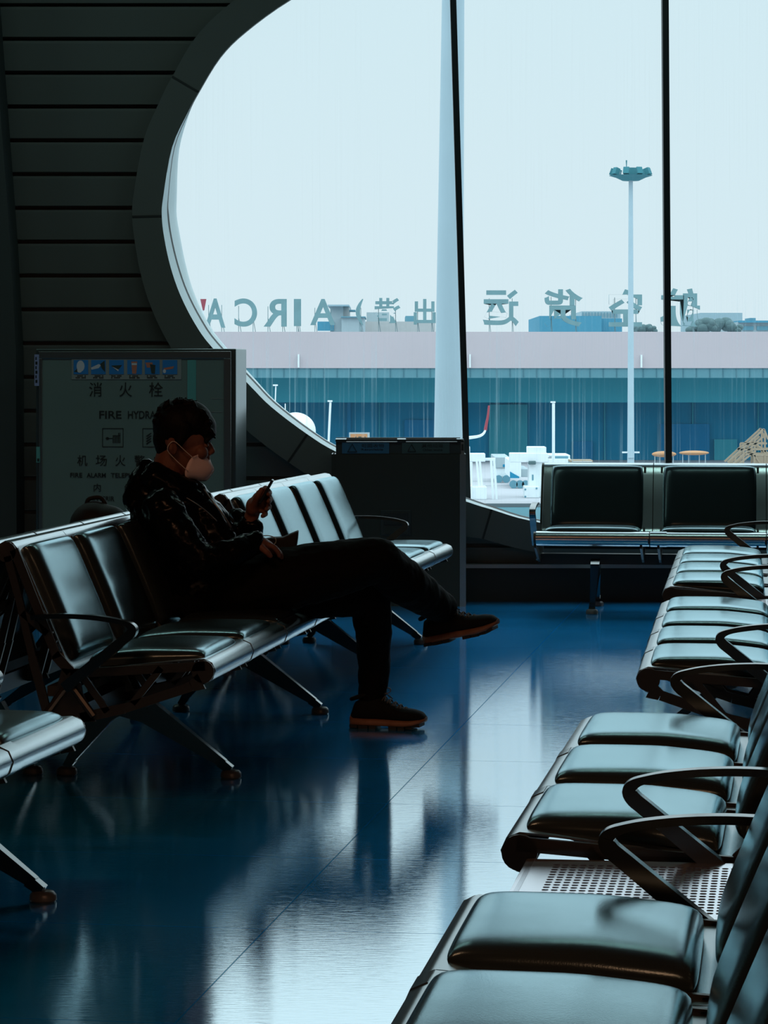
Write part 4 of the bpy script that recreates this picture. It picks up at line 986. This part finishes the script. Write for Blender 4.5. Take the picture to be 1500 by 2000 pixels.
# --- hair
bm = bmesh.new()
for px, py, Y_, rr_, sc in ((350, 831, YC, .092, (1, .95, .95)), (372, 824, YC, .080, (1, .98, .92)), (392, 834, YC, .054, (1, 1.15, 1)), (326, 852, YC, .052, (.9, 1.15, 1.1)),
                            (325, 868, YC, .044, (.9, 1.2, 1)), (338, 812, YC, .060, (1, 1.1, .9)), (400, 843, YC, .040, (1, 1.35, 1)), (321, 838, YC, .040, (1, 1.2, 1)), (322, 880, YC, .034, (.8, 1.3, 1))):
    ball(bm, Q(px, py, Y_), rr_, sc, HR, 22)
for sy in (-1, 1):
    chain(bm, [Q(360, 835, YC+sy*.064), Q(352, 858, YC+sy*.072), Q(352, 868, YC+sy*.071)], [.030, .020, .010], 12)
for k in range(90):        # short tufts that break the outline
    an = math.radians(random.uniform(-205, 12)); yy = random.uniform(-.06, .06)
    ex = Vector((math.cos(an)*.103, yy, -math.sin(an)*.096)); ex.rotate(HR); c0_ = Q(357, 835, YC)
    a = c0_+ex*.93; dr_ = Vector((ex.x, 0, ex.z)).normalized(); tg = Vector((dr_.z, 0, -dr_.x))
    bt_ = a+dr_*random.uniform(.006, .013)+tg*random.uniform(.008, .018)*(1 if random.random() < .85 else -1)
    cap(bm, a, bt_, .009, .003, 6)
for k in range(9):         # fringe
    yy = YC-.055+.11*k/8; cap(bm, Q(412, 842, yy), Q(random.uniform(417, 421), random.uniform(850, 857), yy), .010, .003, 6)
remeshed('hair', bm, .0035, M['hair'], r, 1)
# --- mask: folded cup with a centre seam, ear loops
seam = [(401, 879), (407, 891), (412, 904), (417.5, 918), (411, 929), (402, 938.5), (386, 939), (368, 938)]
edge = [(381, 890), (375, 893), (370, 899), (366, 906), (363, 914), (361, 921), (361, 928), (364, 935)]
bm = bmesh.new(); rows = []
nU = 9
for i in range(len(seam)):
    row = []
    for k in range(-nU, nU+1):
        u = abs(k)/nU; sgn = -1 if k < 0 else 1
        px = seam[i][0]+(edge[i][0]-seam[i][0])*(u**1.45); py = seam[i][1]+(edge[i][1]-seam[i][1])*u
        lat = .068*(u**.70)*(1.0 if i < 6 else .86)
        row.append(bm.verts.new(Q(px, py, YC+sgn*lat)))
    rows.append(row)
for i in range(len(rows)-1):
    for k in range(2*nU): bm.faces.new((rows[i][k], rows[i][k+1], rows[i+1][k+1], rows[i+1][k]))
mk = obj('face_mask', bm, M['mask'], r, smooth=True, angle=60); mk['label'] = 'white folded face mask'
so = mk.modifiers.new('t', 'SOLIDIFY'); so.thickness = .0018; so.offset = 1
bm = bmesh.new(); tube(bm, smooth_curve([Q(*seam[i], YC) for i in range(len(seam))], 4), .0021, 6); obj('mask_seam', bm, M['loop'], mk, smooth=True)
bm = bmesh.new(); tube(bm, [Q(366, 905, YC-.0665), Q(388, 905, YC-.052), Q(413, 916, YC-.012)], .0009, 5); obj('mask_crease', bm, M['sole'], mk)
for sy in (-1, 1):
    f_ = lambda px, py, w: Q(px, py, YC+sy*w)
    bm = bmesh.new(); tube(bm, smooth_curve([f_(377, 894, .070), f_(362, 881, .080), f_(345, 865, .088), f_(338, 862, .092), f_(331, 867, .094), f_(327, 876, .092), f_(330, 884, .086), f_(345, 900, .078), f_(367, 920, .070)], 5), .0014, 6)
    obj('ear_loop', bm, M['loop'], mk, smooth=True)
# --- jacket
bm = bmesh.new()
chain(bm, [Q(318, 985, YC), Q(352, 1040, YC), Q(398, 1115, YC), Q(425, 1152, YC)], [.112, .145, .150, .140])
chain(bm, [Q(352, 985, YC), Q(385, 1030, YC), Q(408, 1085, YC)], [.100, .105, .105])
chain(bm, [Q(400, 1010, 9.90), Q(425, 1060, 9.90)], [.060, .07]); chain(bm, [Q(408, 1005, 10.02), Q(430, 1060, 10.02)], [.060, .07])
ball(bm, Q(296, 1000, YC), .075, (1, 1.5, 1.25)); ball(bm, Q(330, 970, YC), .085, (1, 1.25, .8)); ball(bm, Q(378, 985, YC), .055, (1, 1.3, 1))
chain(bm, [Q(372, 955, YC-.03), Q(395, 975, YC-.02)], [.040, .040]); chain(bm, [Q(372, 955, YC+.03), Q(395, 975, YC+.02)], [.040, .040])
chain(bm, [Q(*SHR), Q(352, 1050, 9.72), Q(*ELR)], [.070, .066, .062]); chain(bm, [Q(*ELR), Q(450, 1082, 9.73), Q(492, 1062, 9.775)], [.060, .052, .040])
chain(bm, [Q(*SHL), Q(385, 1045, 10.17), Q(*ELL)], [.070, .064, .058]); chain(bm, [Q(*ELL), Q(462, 1048, 10.09), Q(486, 1026, 10.035)], [.056, .046, .036])
chain(bm, [Q(496, 1028, 10.03), Q(497, 1046, 10.03), Q(490, 1060, 10.03)], [.030, .030, .034], 14)     # loose cuff
chain(bm, [Q(455, 1002, 10.10), Q(474, 1008, 10.05)], [.018, .020], 12)
chain(bm, [Q(500, 1050, 9.775), Q(503, 1066, 9.78)], [.024, .026], 12)
jk = remeshed('jacket', bm, .0065, M['jacket'], r, 2, .018, .045)
jk['label'] = 'shiny black padded jacket'
bm = bmesh.new()                                       # hood and raised collar
chain(bm, [Q(286, 912, YC-.03), Q(276, 940, YC-.04), Q(270, 975, YC-.03)], [.030, .045, .055]); chain(bm, [Q(286, 912, YC+.03), Q(276, 940, YC+.04), Q(270, 975, YC+.03)], [.030, .045, .055])
ball(bm, Q(296, 935, YC), .062, (1, 1.3, 1.0)); ball(bm, Q(288, 968, YC), .07, (1, 1.3, 1))
for sy in (-1, 1):
    chain(bm, [Q(300, 915, YC+sy*.070), Q(340, 938, YC+sy*.076), Q(372, 953, YC+sy*.055), Q(392, 962, YC+sy*.028)], [.026, .030, .028, .022])
    chain(bm, [Q(300, 935, YC+sy*.080), Q(345, 958, YC+sy*.080), Q(380, 972, YC+sy*.050)], [.040, .040, .035])
remeshed('hood', bm, .006, M['jacket'], jk, 2, .010, .03)
bm = bmesh.new()                                       # zip edge and drawcord catch the light
tube(bm, smooth_curve([Q(398, 955, 9.90), Q(412, 975, 9.845), Q(432, 1000, 9.825), Q(452, 1030, 9.83)], 6), .003, 6); obj('zip', bm, M['trim'], jk, smooth=True)
bm = bmesh.new(); tube(bm, smooth_curve([Q(364, 972, 9.80), Q(385, 985, 9.80), Q(405, 1000, 9.81), Q(424, 1018, 9.815)], 5), .002, 6); obj('seam_piping', bm, M['trim'], jk, smooth=True)
# --- trousers
bm = bmesh.new()
chain(bm, [Q(400, 1150, YC), Q(450, 1155, YC)], [.135, .13])
chain(bm, [Q(*HPR), Q(560, 1130, 9.90), Q(650, 1112, 9.93), Q(*KNR)], [.105, .108, .100, .078])
chain(bm, [Q(*KNR), Q(790, 1138, 10.10), Q(830, 1166, 10.22), Q(862, 1186, 10.32)], [.078, .080, .068, .057])
chain(bm, [Q(*HPL), Q(560, 1160, 10.13), Q(650, 1160, 10.17), Q(*KNL)], [.105, .095, .085, .076])
chain(bm, [Q(*KNL), Q(729, 1230, 10.24), Q(731, 1300, 10.28), Q(727, 1362, 10.30)], [.076, .066, .057, .050])
remeshed('trousers', bm, .0065, M['pants'], r, 2, .012, .05)
# --- shoes
def shoe(heel, toe, side_y, up, L_):
    """shoe lofted along heel -> toe"""
    t_ = (toe-heel).normalized(); up = (up-t_*up.dot(t_)).normalized(); sd = t_.cross(up)
    sh = thing_child('shoe')
    # station: (x, half width, bottom, top)
    st_ = [(0, .020, .034, .055), (.012, .031, .026, .090), (.05, .036, .024, .112), (.10, .036, .024, .118), (.13, .037, .024, .102), (.165, .043, .024, .080), (.205, .048, .024, .074), (.24, .047, .025, .070), (.268, .038, .028, .062), (.281, .024, .030, .050), (.286, .012, .034, .042)]
    def loft_(stt, m, nm, parent, e=2.6):
        bm = bmesh.new(); rings = []
        for x, w_, b_, tp_ in stt:
            x *= L_/.285; ring_ = []
            for k in range(20):
                a_ = 2*PI*k/20; c_, s_ = math.cos(a_), math.sin(a_)
                yy = math.copysign(abs(c_)**(2/e), c_)*w_; zz = (b_+tp_)/2+math.copysign(abs(s_)**(2/e), s_)*(tp_-b_)/2
                if zz > (b_+tp_)/2: yy *= 1-.35*((zz-(b_+tp_)/2)/((tp_-b_)/2))**2
                ring_.append(bm.verts.new(heel+t_*x+sd*yy+up*zz))
            rings.append(ring_)
        for i in range(len(rings)-1):
            for k in range(20): bm.faces.new((rings[i][k], rings[i][(k+1) % 20], rings[i+1][(k+1) % 20], rings[i+1][k]))
        bm.faces.new(rings[0]); bm.faces.new(rings[-1][::-1]); return obj(nm, bm, m, parent, smooth=True, angle=60)
    up_ = loft_(st_, M['shoe'], 'shoe', r)
    so_ = loft_([(x-.004 if x < .02 else x, w_+.004, .008 if x < .2 else .008+.02*((x-.2)/.085)**2, b_+.012) for x, w_, b_, tp_ in st_], M['sole'], 'sole', up_, 4); so_['label'] = 'tan rubber sole'
    bm = bmesh.new()
    for x0, x1, dz in ((0, .03, .002), (.035, .07, 0), (.075, .10, 0), (.15, .18, 0), (.185, .21, 0), (.215, .24, .003), (.245, .268, .010)):
        q = [heel+t_*(x*L_/.285)+sd*y_+up*(dz+h_) for x in (x0, x1) for y_ in (-.040, .040) for h_ in (0, .011)]
        vs = [bm.verts.new(v) for v in q]
        for f in ((0, 1, 3, 2), (4, 6, 7, 5), (0, 4, 5, 1), (2, 3, 7, 6), (0, 2, 6, 4), (1, 5, 7, 3)): bm.faces.new([vs[i] for i in f])
    obj('tread', bm, M['outsole'], up_)
    bm = bmesh.new(); g_ = lambda x, y_, z_: heel+t_*x+sd*y_+up*z_
    for i in range(5):
        x = .118+.019*i; z_ = .110-.0088*i
        tube(bm, smooth_curve([g_(x, -.024, z_-.012), g_(x+.004, 0, z_), g_(x+.008, .024, z_-.012)], 4), .0024, 6)
        tube(bm, smooth_curve([g_(x+.010, -.024, z_-.016), g_(x+.004, 0, z_+.002), g_(x-.002, .024, z_-.010)], 4), .0024, 6)
    tube(bm, smooth_curve([g_(.112, 0, .122), g_(.118, -.012, .140), g_(.135, -.018, .138), g_(.136, -.006, .126), g_(.114, 0, .120)], 6), .0022, 6)
    tube(bm, smooth_curve([g_(.112, 0, .122), g_(.105, .014, .146), g_(.112, .02, .150)], 5), .0022, 6)
    tube(bm, smooth_curve([g_(.112, 0, .122), g_(.122, -.02, .118), g_(.140, -.034, .100)], 5), .0022, 6)
    obj('laces', bm, M['lace'], up_, smooth=True)
    bm = bmesh.new(); tube(bm, smooth_curve([g_(.035+.036*math.cos(q), .030*math.sin(q), .112+.012*math.cos(q)) for q in [2*PI*k/12 for k in range(13)]], 2), .008, 8); obj('shoe_collar', bm, M['shoe'], up_, smooth=True)
def thing_child(n_): return None
hl = Q(688, 1422, 10.30); hl.z = .0
tl_ = hl+Vector((.262, -.07, 0)); shoe(hl, tl_, 1, Vector((0, 0, 1)), .272)
hl = Q(834, 1262, 10.38); tl_ = Q(975, 1233, 10.30); shoe(hl, tl_, 1, Vector((-.15, 0, 1)), .280)

# --- phone, sling bag
ph = thing('phone', 'black smartphone held upright in the seated man\'s hand', 'phone', P(514, 968, 9.995))
a = P(507, 983, 9.995)-ph.location; b = P(533, 937, 9.995)-ph.location
dv = (b-a).normalized(); nrm = Vector((dv.z, 0, -dv.x)); bm = bmesh.new()
bar(bm, a, b, .0, .0) if False else None
q = []
for (pt_, ) in ((a,), (b,)):
    for yy in (-.034, .038):
        for hh in (-.0045, .0045): q.append(bm.verts.new(pt_+Vector((0, yy, 0))+nrm*hh))
for f in ((0, 1, 3, 2), (4, 6, 7, 5), (0, 4, 5, 1), (2, 3, 7, 6), (0, 2, 6, 4), (1, 5, 7, 3)): bm.faces.new([q[i] for i in f])
pb = obj('case', bm, M['phone'], ph, bevel=.003)
bm = bmesh.new(); vs = [bm.verts.new(pt_+Vector((0, yy, 0))-nrm*.0048) for pt_, yy in ((a+dv*.004, -.031), (b-dv*.004, -.031), (b-dv*.004, .035), (a+dv*.004, .035))]; bm.faces.new(vs)
obj('screen', bm, M['phone'], ph)
bg_ = thing('sling_bag', 'small black bag lying on the man\'s lap with one pointed corner', 'bag', P(550, 1070, 9.99))
bm = bmesh.new(); bl_ = Vector(bg_.location)
prism(bm, [P(a_, b_, 9.94)-bl_ for a_, b_ in ((505, 1056), (530, 1051), (552, 1050), (568, 1043), (582.5, 1037), (581, 1055), (578, 1074), (560, 1080), (505, 1085))], Vector((0, .09, 0)))
obj('pouch', bm, M['bag'], bg_, bevel=.006)
bm = bmesh.new(); tube(bm, smooth_curve([P(505, 1048, 9.93)-bl_, P(522, 1046, 9.925)-bl_, P(536, 1050, 9.92)-bl_, P(539, 1058, 9.92)-bl_, P(533, 1066, 9.92)-bl_, P(525, 1073, 9.925)-bl_], 5), .0018, 6); obj('strap_loop', bm, M['strap'], bg_, smooth=True)
